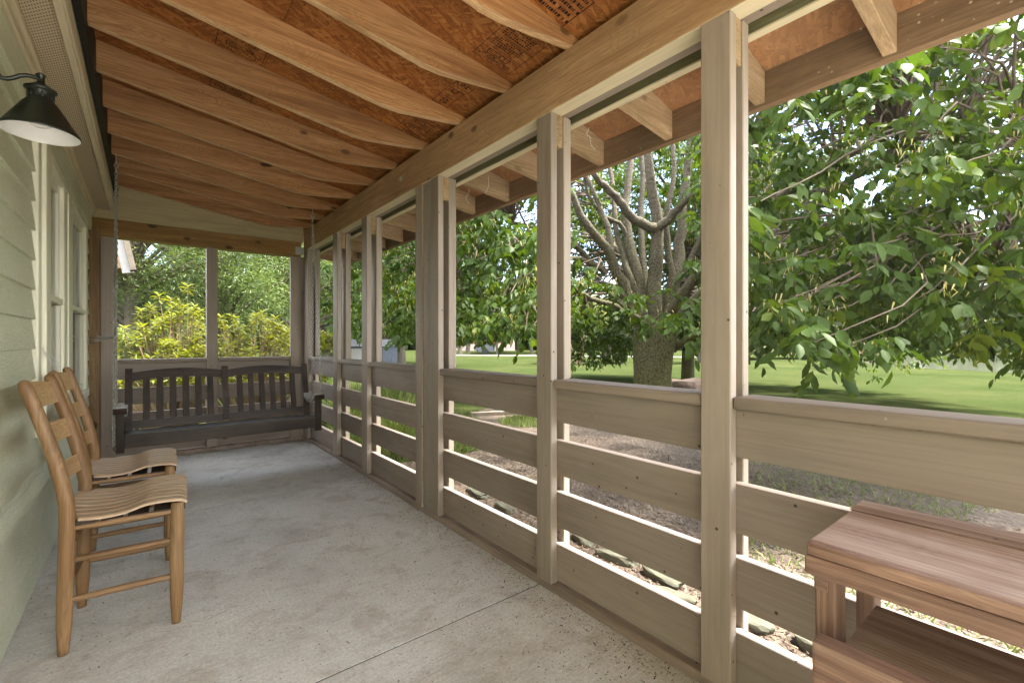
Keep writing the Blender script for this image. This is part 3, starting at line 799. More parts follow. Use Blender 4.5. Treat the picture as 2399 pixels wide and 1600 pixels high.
# ------------------------------------------------------------------ porch roof: rafters, sheathing, eave
roof = empty('porch_roof', (0.8, 2.0, 2.4), 'porch roof of orange rafters and stamped strand board with an open eave', 'roof')
def zb(x): return 2.417 - 0.147 * x            # rafter underside
def zd(x): return zb(x) + 0.147                # deck underside
YR = [1.33 + 0.4335 * k for k in range(-5, 10)]
for y0 in YR:
    if y0 < -1.15 or y0 > 5.35: continue
    w = 0.040
    mb = MB()
    poly = [(-0.195, zb(-0.195)), (0.93, zb(0.93)), (1.02, zb(1.02) + 0.012), (1.20, 2.298), (1.376, 2.318), (1.449, 2.319), (1.449, zd(1.449)), (-0.195, zd(-0.195))]
    mb.prism(poly, 'y', y0, y0 + w)
    bmesh.ops.bevel(mb.bm, geom=[e for e in mb.bm.edges], offset=0.0025, segments=1, affect='EDGES')
    ro = mb.build('rafter', M['rafter'], roof)
    ro.data.materials.append(M['rafter_underlit'])
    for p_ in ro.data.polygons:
        if p_.normal.z < -0.9: p_.material_index = 1  # undersides take the paler copy, as if lit from the floor
mb = MB()
joints = [-1.15, 0.0, 1.22, 2.44, 3.66, 5.60]
for a, b_ in zip(joints[:-1], joints[1:]):
    for (x0, x1) in ((-0.22, 0.47), (0.473, 1.452)):
        mb.prism([(x0, zd(x0) + 0.001), (x1, zd(x1) + 0.001), (x1, zd(x1) + 0.013), (x0, zd(x0) + 0.013)], 'y', a + 0.0015, b_ - 0.0015)
sheath = mb.build('sheathing', M['osb'], roof)
def zo(x): return 2.172 + (1.93 - x) * 0.25
mb = MB()
for a, b_ in zip([-1.15, 2.03, 4.46], [2.03, 4.46, 5.9]):
    mb.prism([(1.455, zo(1.455) + 0.001), (2.0, zo(2.0) + 0.001), (2.0, zo(2.0) + 0.013), (1.455, zo(1.455) + 0.013)], 'y', a + 0.0015, b_ - 0.0015)
mb.build('eave_sheathing', M['osb_dusty'], roof)
mb = MB(); mb.prism([(-0.24, zd(-0.24) + 0.016), (1.47, zd(1.47) + 0.016), (1.52, zo(1.5) + 0.02), (2.03, zo(2.03) + 0.016), (2.03, zo(2.03) + 0.026), (1.5, zd(1.47) + 0.03), (-0.24, zd(-0.24) + 0.03)], 'y', -1.18, 5.95)
mb.build('roofing', M['roofgrey'], roof)
for k in range(-3, 14):
    y0 = 0.395 + 0.4115 * k
    if y0 > 5.75: continue
    mb = MB()
    mb.prism([(1.561, 2.093), (1.929, 2.046), (1.929, zo(1.929)), (1.561, zo(1.561))], 'y', y0, y0 + 0.038)
    bmesh.ops.bevel(mb.bm, geom=[e for e in mb.bm.edges], offset=0.002, segments=1, affect='EDGES')
    mb.build('rafter_tail', M['tail'], roof)
MB().box(1.93, 1.968, -1.15, 5.9, 2.035, 2.185, 0.003).build('eave_fascia', M['fascia'], roof)
MB().box(1.969, 1.985, -1.15, 5.9, 2.06, 2.20, 0.003).build('drip_edge', M['white'], roof)
mb = MB(); mb.box(1.53, 1.560, -1.15, 5.9, 2.092, 2.262, 0.002); mb.build('eave_blocking', M['mossy'], roof)
MB().box(1.528, 1.562, -1.15, 5.9, 2.084, 2.091, 0.001).build('blocking_edge_strip', M['trim'], roof)
MB().box(1.456, 1.492, -1.15, 5.6, 2.325, 2.385, 0.001).build('top_blocking', M['mossy'], roof)

# ink stamps printed on the strand board, read from below
def on_deck(x, y, off=0.0012): return Vector((x, y, zd(x) + 0.001 - off))
def deck_hit(u, v):
    d = at(u, v, 1.0) - Vector((0, 0, EYE))
    t = (zd(0) + 0.001 - EYE) / (d.z + 0.147 * d.x)
    return d.x * t, d.y * t
stamp = MB()
def ink_line(a, b_, w=0.0022):
    A, B = on_deck(*a), on_deck(*b_)
    d = (B - A).normalized(); n = Vector((0.147, 0, 1)).normalized(); s_ = d.cross(n).normalized() * w / 2
    vs = [stamp.bm.verts.new(p) for p in (A + s_, B + s_, B - s_, A - s_)]
    stamp.bm.faces.new(vs)
def ink_box(x0, x1, y0, y1, w=0.0025):
    ink_line((x0, y0), (x1, y0), w); ink_line((x1, y0), (x1, y1), w); ink_line((x1, y1), (x0, y1), w); ink_line((x0, y1), (x0, y0), w)
def ink_text(txt, x, y, size, dx, dy):
    """text whose reading direction on the deck is (dx, dy), seen from below"""
    cu = bpy.data.curves.new('t', 'FONT'); cu.body = txt; cu.size = size; cu.offset = 0.0006
    ob = bpy.data.objects.new('t', cu); COL.objects.link(ob)
    me = bpy.data.meshes.new_from_object(ob.evaluated_get(bpy.context.evaluated_depsgraph_get()))
    R_ = Vector((dx, dy, 0)).normalized()
    U_ = Vector((R_.y, -R_.x, 0))          # mirrored so that it reads right from underneath
    vs = [stamp.bm.verts.new(on_deck(x + R_.x * v.co.x + U_.x * v.co.y, y + R_.y * v.co.x + U_.y * v.co.y)) for v in me.vertices]
    for p in me.polygons:
        try: stamp.bm.faces.new([vs[i] for i in p.vertices])
        except ValueError: pass
    bpy.data.objects.remove(ob); bpy.data.meshes.remove(me)
# JUN box and 2011 C box
xa, ya = deck_hit(1056, 185); xb, yb_ = deck_hit(1111, 209)
ink_box(xa - 0.02, xb + 0.0, ya - 0.035, ya + 0.03)
ink_text('JUN', xa + 0.025, ya + 0.012, 0.042, 1, 0)
xc, yc = deck_hit(1045, 222)
ink_box(xc - 0.028, xc + 0.062, yc - 0.075, yc + 0.10)
ink_text('2011 C', xc + 0.035, yc + 0.075, 0.05, 0, -1)
# blurred grade-mark table (its small print cannot be read): ruled cells with broken lines of print
def small_print(x0, y0, nrow, length, pitch, along='y'):
    for r in range(nrow):
        t = 0
        while t < length:
            l = random.uniform(0.004, 0.012)
            if random.random() < 0.8:
                if along == 'x': ink_line((x0 + t, y0 + r * pitch), (x0 + t + l, y0 + r * pitch), pitch * 0.5)
                else: ink_line((x0 + r * pitch, y0 + t), (x0 + r * pitch, y0 + t + l), pitch * 0.5)
            t += l + 0.004
for (u, v) in ((1205, 105), (985, 298), (574, 86), (545, 206), (1330, 12)):
    gx, gy = deck_hit(u, v)
    if u == 1330: ink_box(gx - .12, gx + .06, gy - .08, gy + .10, .004); small_print(gx - .10, gy - .06, 5, .15, .03, 'x'); continue
    ink_box(gx - 0.10, gx + 0.10, gy - 0.17, gy + 0.17)
    for q in (-0.08, 0.0, 0.08): ink_line((gx - 0.10, gy + q), (gx + 0.10, gy + q))
    for q in (-0.15, -0.07, 0.01): small_print(gx - 0.08, gy + q, 5, 0.14, 0.0125, 'x')
    ink_box(gx - 0.06, gx + 0.05, gy + 0.095, gy + 0.125, 0.004); small_print(gx - 0.05, gy + 0.105, 2, 0.09, 0.010, 'x')
    small_print(gx - 0.085, gy + 0.135, 3, 0.16, 0.011, 'x')
stamp.build('grade_stamp', M['ink'], sheath)

# ------------------------------------------------------------------ screened side wall
XI = 1.378
side = empty('screened_wall', (1.43, 2.5, 0), 'long taupe screened porch wall facing the lawn, with slatted lower boards', 'wall')
posts = [(-1.10, -1.005, 1), (-0.26, -0.165, 1), (0.675, 0.771, 1), (1.460, 1.555, 1), (2.447, 2.742, 3), (3.590, 3.705, 1), (4.320, 4.440, 1), (5.300, 5.468, 1)]
for (a, b_, n) in posts:
    if n == 3:
        MB().box(XI, XI + 0.038, 2.447, 2.545, 0.039, 2.098, 0.003).build('post', M['taupe_v'], side)
        MB().box(XI + 0.005, XI + 0.038, 2.547, 2.646, 0.039, 2.098, 0.003).build('post', M['taupe_old'], side)
        MB().box(XI - 0.002, XI + 0.038, 2.650, 2.742, 0.039, 2.098, 0.003).build('post', M['taupe_v'], side)
        MB().box(XI + 0.003, XI + 0.03, 2.6463, 2.6497, 0.2, 2.0, 0).build('raw_wood_seam', M['backbeam'], side)
        MB().box(1.455, 1.530, 2.60, 2.74, -0.1, 2.10, 0.003).build('outer_post', M['taupe_old'], side)
        MB().box(1.455, 1.492, 2.452, 2.54, 0.039, 2.098, 0.003).build('outer_stud', M['taupe_v'], side)
    else:
        MB().box(XI, XI + 0.038, a, b_, 0.039, 2.098, 0.003).build('post', M['taupe_v'], side)
        MB().box(1.455, 1.492, a - 0.002, b_ - 0.01, 0.039, 2.098, 0.003).build('outer_stud', M['taupe_v'], side)
    MB().box(1.4175, 1.4535, a + 0.004, a + 0.06, 1.955, 2.098, 0.002).build('spacer_block', M['endgrain'], side)
bays = []
for i in range(len(posts) - 1):
    bays.append((posts[i][1], posts[i + 1][0]))
for (z0, z1) in ((0.045, 0.205), (0.282, 0.434), (0.510, 0.662), (0.742, 0.889)):
    cuts = [(-1.10, 0.72), (0.722, 2.59), (2.592, 4.38), (4.382, 5.47)]
    for a, b_ in cuts:
        MB().box(1.4165, 1.4535, a, b_, z0, z1, 0.005, 2).build('rail_board', M['taupe_y'], side)
for a, b_ in bays:
    mb = MB(); mb.box(1.386, 1.512, a + 0.001, b_ - 0.001, 0.892, 0.930, 0.013, 3)
    mb.build('cap_rail', M['cap'], side)
MB().box(1.390, 1.500, -1.12, 5.47, 0.0, 0.0375, 0.003).build('sill_plate', M['sill'], side)
MB().box(XI, 1.450, -1.14, 5.47, 2.10, 2.32, 0.004).build('header_beam', M['beam'], side)
MB().box(1.452, 1.494, -1.14, 5.47, 2.1005, 2.315, 0.003).build('outer_header', M['taupe_y'], side)
MB().box(XI + 0.002, 1.449, -1.13, 5.468, 2.0983, 2.1005, 0).build('painted_soffit_strip', M['trim'], side)
# screens
for a, b_ in bays:
    me = bpy.data.meshes.new('insect_screen')
    bm = bmesh.new()
    x = 1.504
    bm.faces.new([bm.verts.new(p) for p in ((x, a - .02, 0.93), (x, b_ + .02, 0.93), (x, b_ + .02, 2.10), (x, a - .02, 2.10))])
    bm.to_mesh(me); bm.free()
    link('insect_screen', me, M['screen'], side)
    mb = MB(); mb.box(1.493, 1.508, a - 0.03, a - 0.006, 0.931, 2.098, 0.002); mb.box(1.493, 1.508, b_ + 0.006, b_ + 0.03, 0.931, 2.098, 0.002)
    mb.build('screen_batten', M['taupe_v'], side)
# bolt head on the beam
p = Vector((XI, 2.98, 2.20))
mb = MB(); mb.tube([(XI - 0.001, 2.96, 2.215), (XI - 0.005, 2.96, 2.215)], 0.017, 14); mb.tube([(XI - 0.004, 2.96, 2.215), (XI - 0.013, 2.96, 2.215)], 0.009, 6)
mb.build('bolt', M['steel'], side)

# ------------------------------------------------------------------ back wall
BY = 5.47
back = empty('screened_end_wall', (0.5, 5.5, 0), 'short screened end wall behind the swing, golden pine beam over two openings', 'wall')
MB().box(-0.399, -0.318, 5.43, 5.53, 0.0, 2.095, 0.004).build('corner_post', M['rawpost'], back)
MB().box(-0.316, -0.205, BY, 5.508, 0.0, 2.030, 0.003).build('post', M['taupe_v'], back)
MB().box(0.472, 0.565, BY, 5.508, 0.039, 2.030, 0.003).build('post', M['taupe_v'], back)
MB().box(1.243, 1.352, BY, 5.508, 0.0, 2.030, 0.003).build('post', M['taupe_v'], back)
MB().box(1.354, 1.43, BY + 0.004, 5.54, 0.0, 2.030, 0.003).build('corner_stud', M['taupe_old'], back)
MB().box(0.474, 0.560, 5.547, 5.585, 0.039, 2.03, 0.003).build('outer_stud', M['taupe_v'], back)
for (z0, z1) in ((0.045, 0.205), (0.282, 0.434), (0.510, 0.662), (0.742, 0.889)):
    MB().box(-0.31, 1.40, 5.5085, 5.546, z0, z1, 0.004).build('rail_board', M['taupe_x'], back)
for a, b_ in ((-0.203, 0.470), (0.567, 1.241)):
    MB().box(a, b_, 5.478, 5.60, 0.892, 0.928, 0.012, 3).build('cap_rail', M['cap_x'], back)
    me = bpy.data.meshes.new('insect_screen'); bm = bmesh.new(); y = 5.596
    bm.faces.new([bm.verts.new(p) for p in ((a - .02, y, .93), (b_ + .02, y, .93), (b_ + .02, y, 2.04), (a - .02, y, 2.04))])
    bm.to_mesh(me); bm.free(); link('insect_screen', me, M['screen'], back)
MB().box(-0.30, 1.388, BY - 0.012, 5.60, 0.0, 0.0375, 0.003).build('sill_plate', M['sill'], back)
MB().box(-0.398, 1.352, 5.462, 5.60, 2.032, 2.187, 0.004).build('pine_beam', M['backbeam'], back)
mb = MB()
mb.box(-0.398, 1.377, 5.490, 5.51, 2.188, 2.281, 0.001)
mb.prism([(-0.398, 2.283), (1.377, 2.283), (1.377, zd(1.377)), (-0.15, zd(-0.15)), (-0.398, zd(-0.15))], 'y', 5.490, 5.51)
mb.build('gable_board', M['gable'], back)
mb = MB(); mb.box(1.290, 1.346, 5.4555, 5.4615, 2.05, 2.135, 0.001); mb.box(1.346, 1.3775, 5.452, 5.4585, 2.05, 2.135, 0.001)
for q in ((1.308, 2.075), (1.308, 2.10), (1.325, 2.118)): mb.tube([(q[0], 5.4556, q[1]), (q[0], 5.452, q[1])], 0.005, 8)
mb.build('joist_bracket', M['steel'], back)

# ------------------------------------------------------------------ wall lamp
LX, LY = -0.262, 2.08
lamp = empty('wall_lamp', (-0.385, LY, 1.92), 'dark green-bronze barn lamp with white inside, on the siding', 'lamp')
mb = MB()
mb.tube([(-0.388, LY, 1.925), (-0.372, LY, 1.925), (-0.366, LY, 1.925)], [0.055, 0.055, 0.03], 24)
mb.build('wall_plate', M['lamp'], lamp)
mb = MB()
pts = [(-0.37, LY, 1.912), (-0.352, LY, 1.906), (-0.336, LY, 1.906), (-0.322, LY, 1.914), (-0.308, LY, 1.926), (-0.292, LY, 1.933), (-0.275, LY, 1.933), (LX, LY, 1.931)]
mb.tube(pts, 0.0065, 12); mb.tube([(-0.358, LY, 1.908), (-0.350, LY, 1.9065)], 0.011, 12)
mb.build('arm', M['lamp'], lamp)
mb = MB()
prof = [(0.0, 1.948), (0.008, 1.948), (0.012, 1.944), (0.012, 1.941), (0.009, 1.938), (0.010, 1.918), (0.017, 1.914), (0.031, 1.902), (0.039, 1.898), (0.039, 1.894), (0.033, 1.890), (0.030, 1.886), (0.030, 1.866), (0.034, 1.860), (0.045, 1.845), (0.070, 1.803), (0.088, 1.773), (0.0945, 1.763), (0.0955, 1.758), (0.0935, 1.7565)]
mb.lathe((LX, LY, 0), prof, 48)
for k in range(14):
    a = 2 * math.pi * k / 14
    c, s_ = math.cos(a), math.sin(a)
    mb.tube([(LX + .0305 * c, LY + .0305 * s_, 1.885), (LX + .0305 * c, LY + .0305 * s_, 1.868)], 0.0022, 6)
shade = mb.build('lamp_shade', M['lamp'], lamp)
mb = MB(); mb.lathe((LX, LY, 0), [(0.0935, 1.7565), (0.0915, 1.763), (0.086, 1.773), (0.068, 1.803), (0.043, 1.843), (0.0, 1.848)], 48)
mb.build('shade_lining', M['lampin'], lamp)
mb = MB(); mb.lathe((LX, LY, 0), [(0.0, 1.778), (0.018, 1.780), (0.028, 1.788), (0.031, 1.80), (0.028, 1.815), (0.018, 1.83), (0.013, 1.847)], 24)
mb.build('bulb', M['bulb'], lamp)

# ------------------------------------------------------------------ ladder-back chairs
def build_chair(ox, oy, label):
    ch = empty('ladder_back_chair', (ox, oy, 0), label, 'chair', 'slat-seat chairs against the siding')
    W2, bx, fx = 0.178, -0.160, 0.165
    def bpx(z):     # back post x at height z: straight to the seat, then leaning back
        return bx + 0.012 * min(z, .5) / .5 - (0.0 if z < 0.5 else 0.112 * ((z - 0.5) / 0.465) ** 1.35)
    for s_ in (-1, 1):
        mb = MB()
        zs = [0, 0.03, 0.10, 0.2, 0.32, 0.45, 0.52, 0.6, 0.68, 0.76, 0.84, 0.90, 0.94, 0.958, 0.965]
        rs = [0.0145, 0.017, 0.0215, 0.0225, 0.0225, 0.0225, 0.022, 0.0215, 0.021, 0.020, 0.0195, 0.019, 0.0185, 0.015, 0.006]
        mb.tube([(ox + bpx(z), oy + s_ * W2, z) for z in zs], rs, 18)
        mb.build('back_post', M['honey'], ch)
        mb = MB()
        zs = [0, 0.03, 0.09, 0.14, 0.25, 0.36, 0.44, 0.472]
        rs = [0.014, 0.0165, 0.0205, 0.023, 0.0235, 0.0235, 0.0225, 0.021]
        mb.tube([(ox + fx - 0.004 * (1 - z / .47), oy + s_ * W2, z) for z in zs], rs, 18)
        mb.build('front_leg', M['honey'], ch)
        for z in (0.185, 0.325, 0.437):
            mb = MB(); x0, x1 = bpx(z) + ox, fx + ox
            mb.tube([(x0, oy + s_ * W2, z), (x0 + .03, oy + s_ * W2, z), ((x0 + x1) / 2, oy + s_ * W2, z), (x1 - .03, oy + s_ * W2, z), (x1, oy + s_ * W2, z)], [.009, .0105, .0125, .0105, .009], 12)
            mb.build('rung', M['honey_x'], ch)
    for z in (0.215, 0.36):
        for xx in ((bpx(z), ) if z > .3 else (bpx(z), fx)):
            mb = MB(); mb.tube([(ox + xx, oy - W2, z), (ox + xx, oy, z), (ox + xx, oy + W2, z)], [.009, .012, .009], 12); mb.build('rung', M['honey_x'], ch)
    for xx in (bpx(.45) + .004, fx):
        mb = MB(); mb.tube([(ox + xx, oy - W2, .452), (ox + xx, oy + W2, .452)], .012, 12); mb.build('rung', M['honey_x'], ch)
    for zc, h in ((0.895, 0.082), (0.752, 0.072), (0.605, 0.066)):
        mb = MB()
        n = 12; t = 0.0065
        rows = []
        for i in range(n + 1):
            f = i / n; y = oy - W2 + 2 * W2 * f
            bow = -0.022 * math.sin(math.pi * f)
            top = h / 2 + (0.012 * math.sin(math.pi * f) if zc > .8 else 0)
            r = []
            for (dx, dz) in ((t / 2, top - .003), (t / 2 - .002, top), (-t / 2 + .002, top), (-t / 2, top - .003), (-t / 2, -h / 2), (t / 2, -h / 2)):
                z = zc + dz
                r.append(mb.bm.verts.new((ox + bpx(z) + bow + dx, y, z)))
            rows.append(r)
        for i in range(n):
            for k in range(6): mb.bm.faces.new((rows[i][k], rows[i + 1][k], rows[i + 1][(k + 1) % 6], rows[i][(k + 1) % 6]))
        mb.bm.faces.new(rows[0]); mb.bm.faces.new(rows[-1][::-1])
        mb.build('back_slat', M['honey_y'], ch)
    mb = MB()
    ns = 8; y0, y1 = oy - 0.205, oy + 0.205
    xs0, xs1 = bx - 0.008, fx + 0.030
    for j in range(ns):
        a = y0 + (y1 - y0) * j / ns + 0.0040; b_ = y0 + (y1 - y0) * (j + 1) / ns - 0.0040
        n = 22; rows = []
        for i in range(n + 1):
            t = i / n; x = ox + xs0 + (xs1 - xs0) * t
            xx0 = x
            z = 0.486 - 0.016 * math.sin(math.pi * min(t / 0.66, 1.0)) + 0.007 * math.sin(math.pi * max(0, (t - 0.5)) / 0.52) - 0.010 * max(0, (t - 0.92) / 0.08) ** 2
            # notch round the back posts
            aa, bb = a, b_
            if t < 0.12 and j in (0, ns - 1): 
                if j == 0: aa = a + 0.045
                else: bb = b_ - 0.045
            th = 0.011
            r = [mb.bm.verts.new(p) for p in ((x, aa, z - .0035), (x, aa + .005, z), (x, bb - .005, z), (x, bb, z - .0035), (x, bb, z - th), (x, aa, z - th))]
            rows.append(r)
        for i in range(n):
            for k in range(6): mb.bm.faces.new((rows[i][k], rows[i + 1][k], rows[i + 1][(k + 1) % 6], rows[i][(k + 1) % 6]))
        mb.bm.faces.new(rows[0]); mb.bm.faces.new(rows[-1][::-1])
    mb.build('seat', M['seat'], ch)
    mb = MB()
    for x0_ in (-.135, -.06, .015, .09, .150): mb.box(ox + x0_, ox + x0_ + .06 - (.02 if x0_ > .1 else 0), oy - .185, oy + .185, .443 - .002 * (x0_ > 0), .450 + .014 * (abs(x0_) > .1), 0)
    mb.build('seat_gap_shade', M['darkwood'], ch)  # added dark boards under the slats, painting shade into the gaps
    return ch
CHX, CHY = -0.058, 2.413
chair = build_chair(CHX, CHY, 'worn honey wood ladder-back chair nearest the viewer, its back fully in view')
chair.rotation_euler = (0, 0, math.radians(-3.2))
c2 = chair.copy(); COL.objects.link(c2); c2.location = (CHX - 0.008, CHY + 0.66, 0); c2.rotation_euler = (0, 0, math.radians(-1.5))
c2['label'] = 'second honey wood ladder-back chair, half hidden behind the first one, nearer the swing'
for ch_ in chair.children:
    d = ch_.copy(); COL.objects.link(d); d.parent = c2

# ------------------------------------------------------------------ porch swing
sw = empty('porch_swing', (0.53, 4.45, 0.40), 'dark brown slatted porch swing hung on chains', 'swing')
XL0, XL1, XR0, XR1 = -0.166, -0.120, 1.172, 1.222
YF = 4.25
for x0, x1 in ((XL0, XL1), (XR0, XR1)):
    MB().box(x0, x1, YF, YF + 0.042, 0.305, 0.606, 0.005, 2).build('arm_post', M['darkwood'], sw)
    mb = MB()                                   # scooped armrest with a scrolled front end
    top = [(4.625, .622), (4.585, .600), (4.54, .580), (4.48, .567), (4.42, .566), (4.36, .582), (4.31, .612), (4.27, .632), (4.24, .633), (4.222, .620), (4.216, .600)]
    bot = [(4.228, .590), (4.25, .589), (4.275, .592), (4.31, .584), (4.36, .556), (4.42, .541), (4.48, .540), (4.54, .552), (4.585, .573), (4.625, .594)]
    xa_, xb2 = x0 - 0.012, x1 + 0.012
    mb.prism(top + bot, 'x', xa_, xb2)
    mb.build('armrest', M['arm'], sw)
    mb = MB(); mb.prism([(4.262, .592), (4.240, .616), (4.222, .624), (4.211, .604), (4.220, .584), (4.25, .580)], 'x', xa_ - .002, xb2 + .002); mb.build('arm_scroll', M['darkwood'], sw)
def stile_y(z): return 4.545 + (z - 0.33) * 0.27
for x0, x1 in ((-0.128, -0.082), (0.511, 0.558), (1.157, 1.205)):
    zlo = 0.33 if x0 != 0.511 else 0.43
    xm = (x0 + x1) / 2
    mb = MB(); mb.bar((xm, stile_y(zlo), zlo), (xm, stile_y(0.878), 0.878), x1 - x0, 0.032, up=(0, 1, 0), bev=0.004, seg=2)
    mb.build('back_stile', M['darkwood'], sw)
def ribbon(name, xs, ztop, zbot, th, mat):
    mb = MB(); rows = []
    for x in xs:
        r = []
        for (z, d) in ((ztop(x), -th / 2), (ztop(x), th / 2), (zbot(x), th / 2), (zbot(x), -th / 2)):
            r.append(mb.bm.verts.new((x, stile_y(z) + d, z)))
        rows.append(r)
    for i in range(len(rows) - 1):
        for k in range(4): mb.bm.faces.new((rows[i][k], rows[i + 1][k], rows[i + 1][(k + 1) % 4], rows[i][(k + 1) % 4]))
    mb.bm.faces.new(rows[0]); mb.bm.faces.new(rows[-1][::-1])
    bmesh.ops.bevel(mb.bm, geom=[e for e in mb.bm.edges if len(e.link_faces) == 2 and e.calc_face_angle(0) > 1.0], offset=0.002, segments=1, affect='EDGES')
    return mb.build(name, mat, sw)
for x0, x1 in ((-0.082, 0.511), (0.558, 1.157)):
    xs = [x0 + (x1 - x0) * i / 16 for i in range(17)]
    f = lambda x, x0=x0, x1=x1: math.sin(math.pi * (x - x0) / (x1 - x0))
    ribbon('top_rail', xs, lambda x: 0.851 + 0.026 * f(x), lambda x: 0.785 + 0.023 * f(x), 0.024, M['darkwood_x'])
    ribbon('lower_back_rail', [x0, x1], lambda x: 0.487, lambda x: 0.425, 0.024, M['darkwood_x'])
    for k in range(6):
        xm = x0 + (x1 - x0) * (k + 0.98) / 7.0 + 0.002
        mb = MB(); zt = 0.789 + 0.022 * f(xm)
        mb.bar((xm, stile_y(.485), .485), (xm, stile_y(zt), zt), 0.044, 0.013, up=(0, 1, 0), bev=0.002)
        mb.build('back_slat', M['darkwood'], sw)
mb = MB(); mb.box(-0.1195, 1.1715, YF + 0.006, YF + 0.036, 0.335, 0.418, 0.004, 2); mb.build('front_rail', M['darkwood_x'], sw)
for k in range(5):
    y = YF - 0.002 + k * 0.062
    MB().box(-0.119, 1.171, y, y + 0.050, 0.419 - 0.004 * k, 0.434 - 0.004 * k, 0.004, 2).build('seat_slat', M['darkwood_x'], sw)
for x in (-0.100, 0.52, 1.14):
    MB().box(x, x + 0.03, YF + 0.037, 4.56, 0.345, 0.399, 0.003).build('seat_bearer', M['darkwood'], sw)
for x0, x1 in ((XL0 + .004, XL1 - .004), (XR0 + .004, XR1 - .004)):
    MB().box(x0, x1, YF + .043, 4.56, 0.350, 0.392, 0.003).build('side_rail', M['darkwood'], sw)
MB().box(-0.05, 1.10, 4.547, 4.575, 0.355, 0.41, 0.003).build('rear_rail', M['darkwood_x'], sw)
MB().box(0.475, 0.505, YF + .012, YF + .030, 0.322, 0.3345, 0.002).build('underside_clip', M['rust'], sw)
def chain(a, b_, step=0.0225):
    a, b_ = Vector(a), Vector(b_); L = (b_ - a).length; n = int(L / step); d = (b_ - a).normalized()
    mb = MB()
    e1 = d.orthogonal().normalized(); e2 = d.cross(e1)
    off = random.uniform(0, .5)
    for i in range(n):
        c = a + d * (i + .5) * L / n
        ang = (i % 2) * math.pi / 2 + off + i * 0.02
        s_ = e1 * math.cos(ang) + e2 * math.sin(ang)
        ring = []
        for k in range(10):
            t = 2 * math.pi * k / 10
            ring.append(c + d * math.cos(t) * 0.0155 + s_ * math.sin(t) * 0.0088)
        nrm = d.cross(s_)
        rv = []
        for k in range(10):
            t = (ring[(k + 1) % 10] - ring[k - 1]).normalized(); o1 = nrm; o2 = t.cross(nrm)
            rv.append([mb.bm.verts.new(ring[k] + (o1 * math.cos(q) + o2 * math.sin(q)) * 0.0028) for q in (0, 1.57, 3.14, 4.71)])
        for k in range(10):
            for q in range(4):
                f = mb.bm.faces.new((rv[k][q], rv[(k + 1) % 10][q], rv[(k + 1) % 10][(q + 1) % 4], rv[k][(q + 1) % 4])); f.smooth = True
    return mb.build('chain', M['steel'], sw)
for hx, hz, fpt, rpt in ((-0.170, 2.437, (-0.178, 4.27, 0.36), (-0.176, 4.545, 0.375)), (1.192, 2.298, (1.228, 4.275, 0.615), (1.226, 4.56, 0.40))):
    hy = 4.43
    mb = MB()
    mb.tube([(hx, hy, hz + .02), (hx, hy, hz - .045)], 0.0035, 8)
    mb.tube([(hx + .014 * math.sin(t) , hy, hz - .060 + .014 * math.cos(t)) for t in [i * 0.5 for i in range(12)]], 0.0035, 8)
    mb.tube([(hx, hy + .013 * math.sin(t), hz - .092 + .020 * math.cos(t)) for t in [i * 0.5236 for i in range(13)]], 0.0032, 8)
    mb.build('hook', M['steel'], sw)
    jn = Vector((hx, hy, hz - 0.11))
    chain(jn, fpt); chain(jn, rpt)
mb = MB(); mb.tube([(-0.172 - .008 * math.sin(t), 4.30, .335 + .016 * math.cos(t)) for t in [i * .5236 for i in range(13)]], 0.0028, 8); mb.build('eye_ring', M['rust'], sw)

# ------------------------------------------------------------------ potting bench (lower right)
pb = empty('potting_bench', (1.2, 0.0, 0), 'reddish rough wooden bench with a thick top and a tray shelf below', 'bench')
TX0, TX1, TY1 = 1.030, 1.305, 0.352
MB().box(TX0 + .0185, TX1, -0.75, TY1, 0.676, 0.700, 0.003, 2).build('top_plank', M['bench_top'], pb)
MB().box(TX0, TX0 + .018, -0.75, TY1, 0.676, 0.6995, 0.003, 2).build('edge_board', M['bench'], pb)
mb = MB(); mb.bar((1.354, 0.352, 0.690), (1.354, -0.75, 0.706), 0.094, 0.024, bev=0.003); mb.build('rear_plank', M['bench_top'], pb)
MB().box(TX0 - 0.003, TX0 + 0.024, -0.75, TY1 + .003, 0.638, 0.6745, 0.003).build('front_apron', M['bench'], pb)
MB().box(1.37, 1.395, -0.74, TY1, 0.60, 0.674, 0.003).build('rear_apron', M['bench'], pb)
MB().box(TX0 + .025, 1.369, TY1 - .03, TY1 - .004, 0.60, 0.6745, 0.003).build('end_apron', M['bench'], pb)
for x0, x1 in ((1.056, 1.120), (1.315, 1.375)):
    for y0, y1 in ((0.311, 0.346), (-0.72, -0.685)):
        MB().box(x0, x1, y0, y1, 0.0, 0.599 if x0 > 1.3 else 0.637, 0.003).build('leg', M['bench_x'], pb)
MB().box(1.036, 1.30, -0.73, 0.304, 0.482, 0.500, 0.002).build('tray_board', M['bench_top'], pb)
MB().box(0.990, 1.033, -0.75, 0.330, 0.34, 0.531, 0.006, 2).build('tray_front', M['bench'], pb)

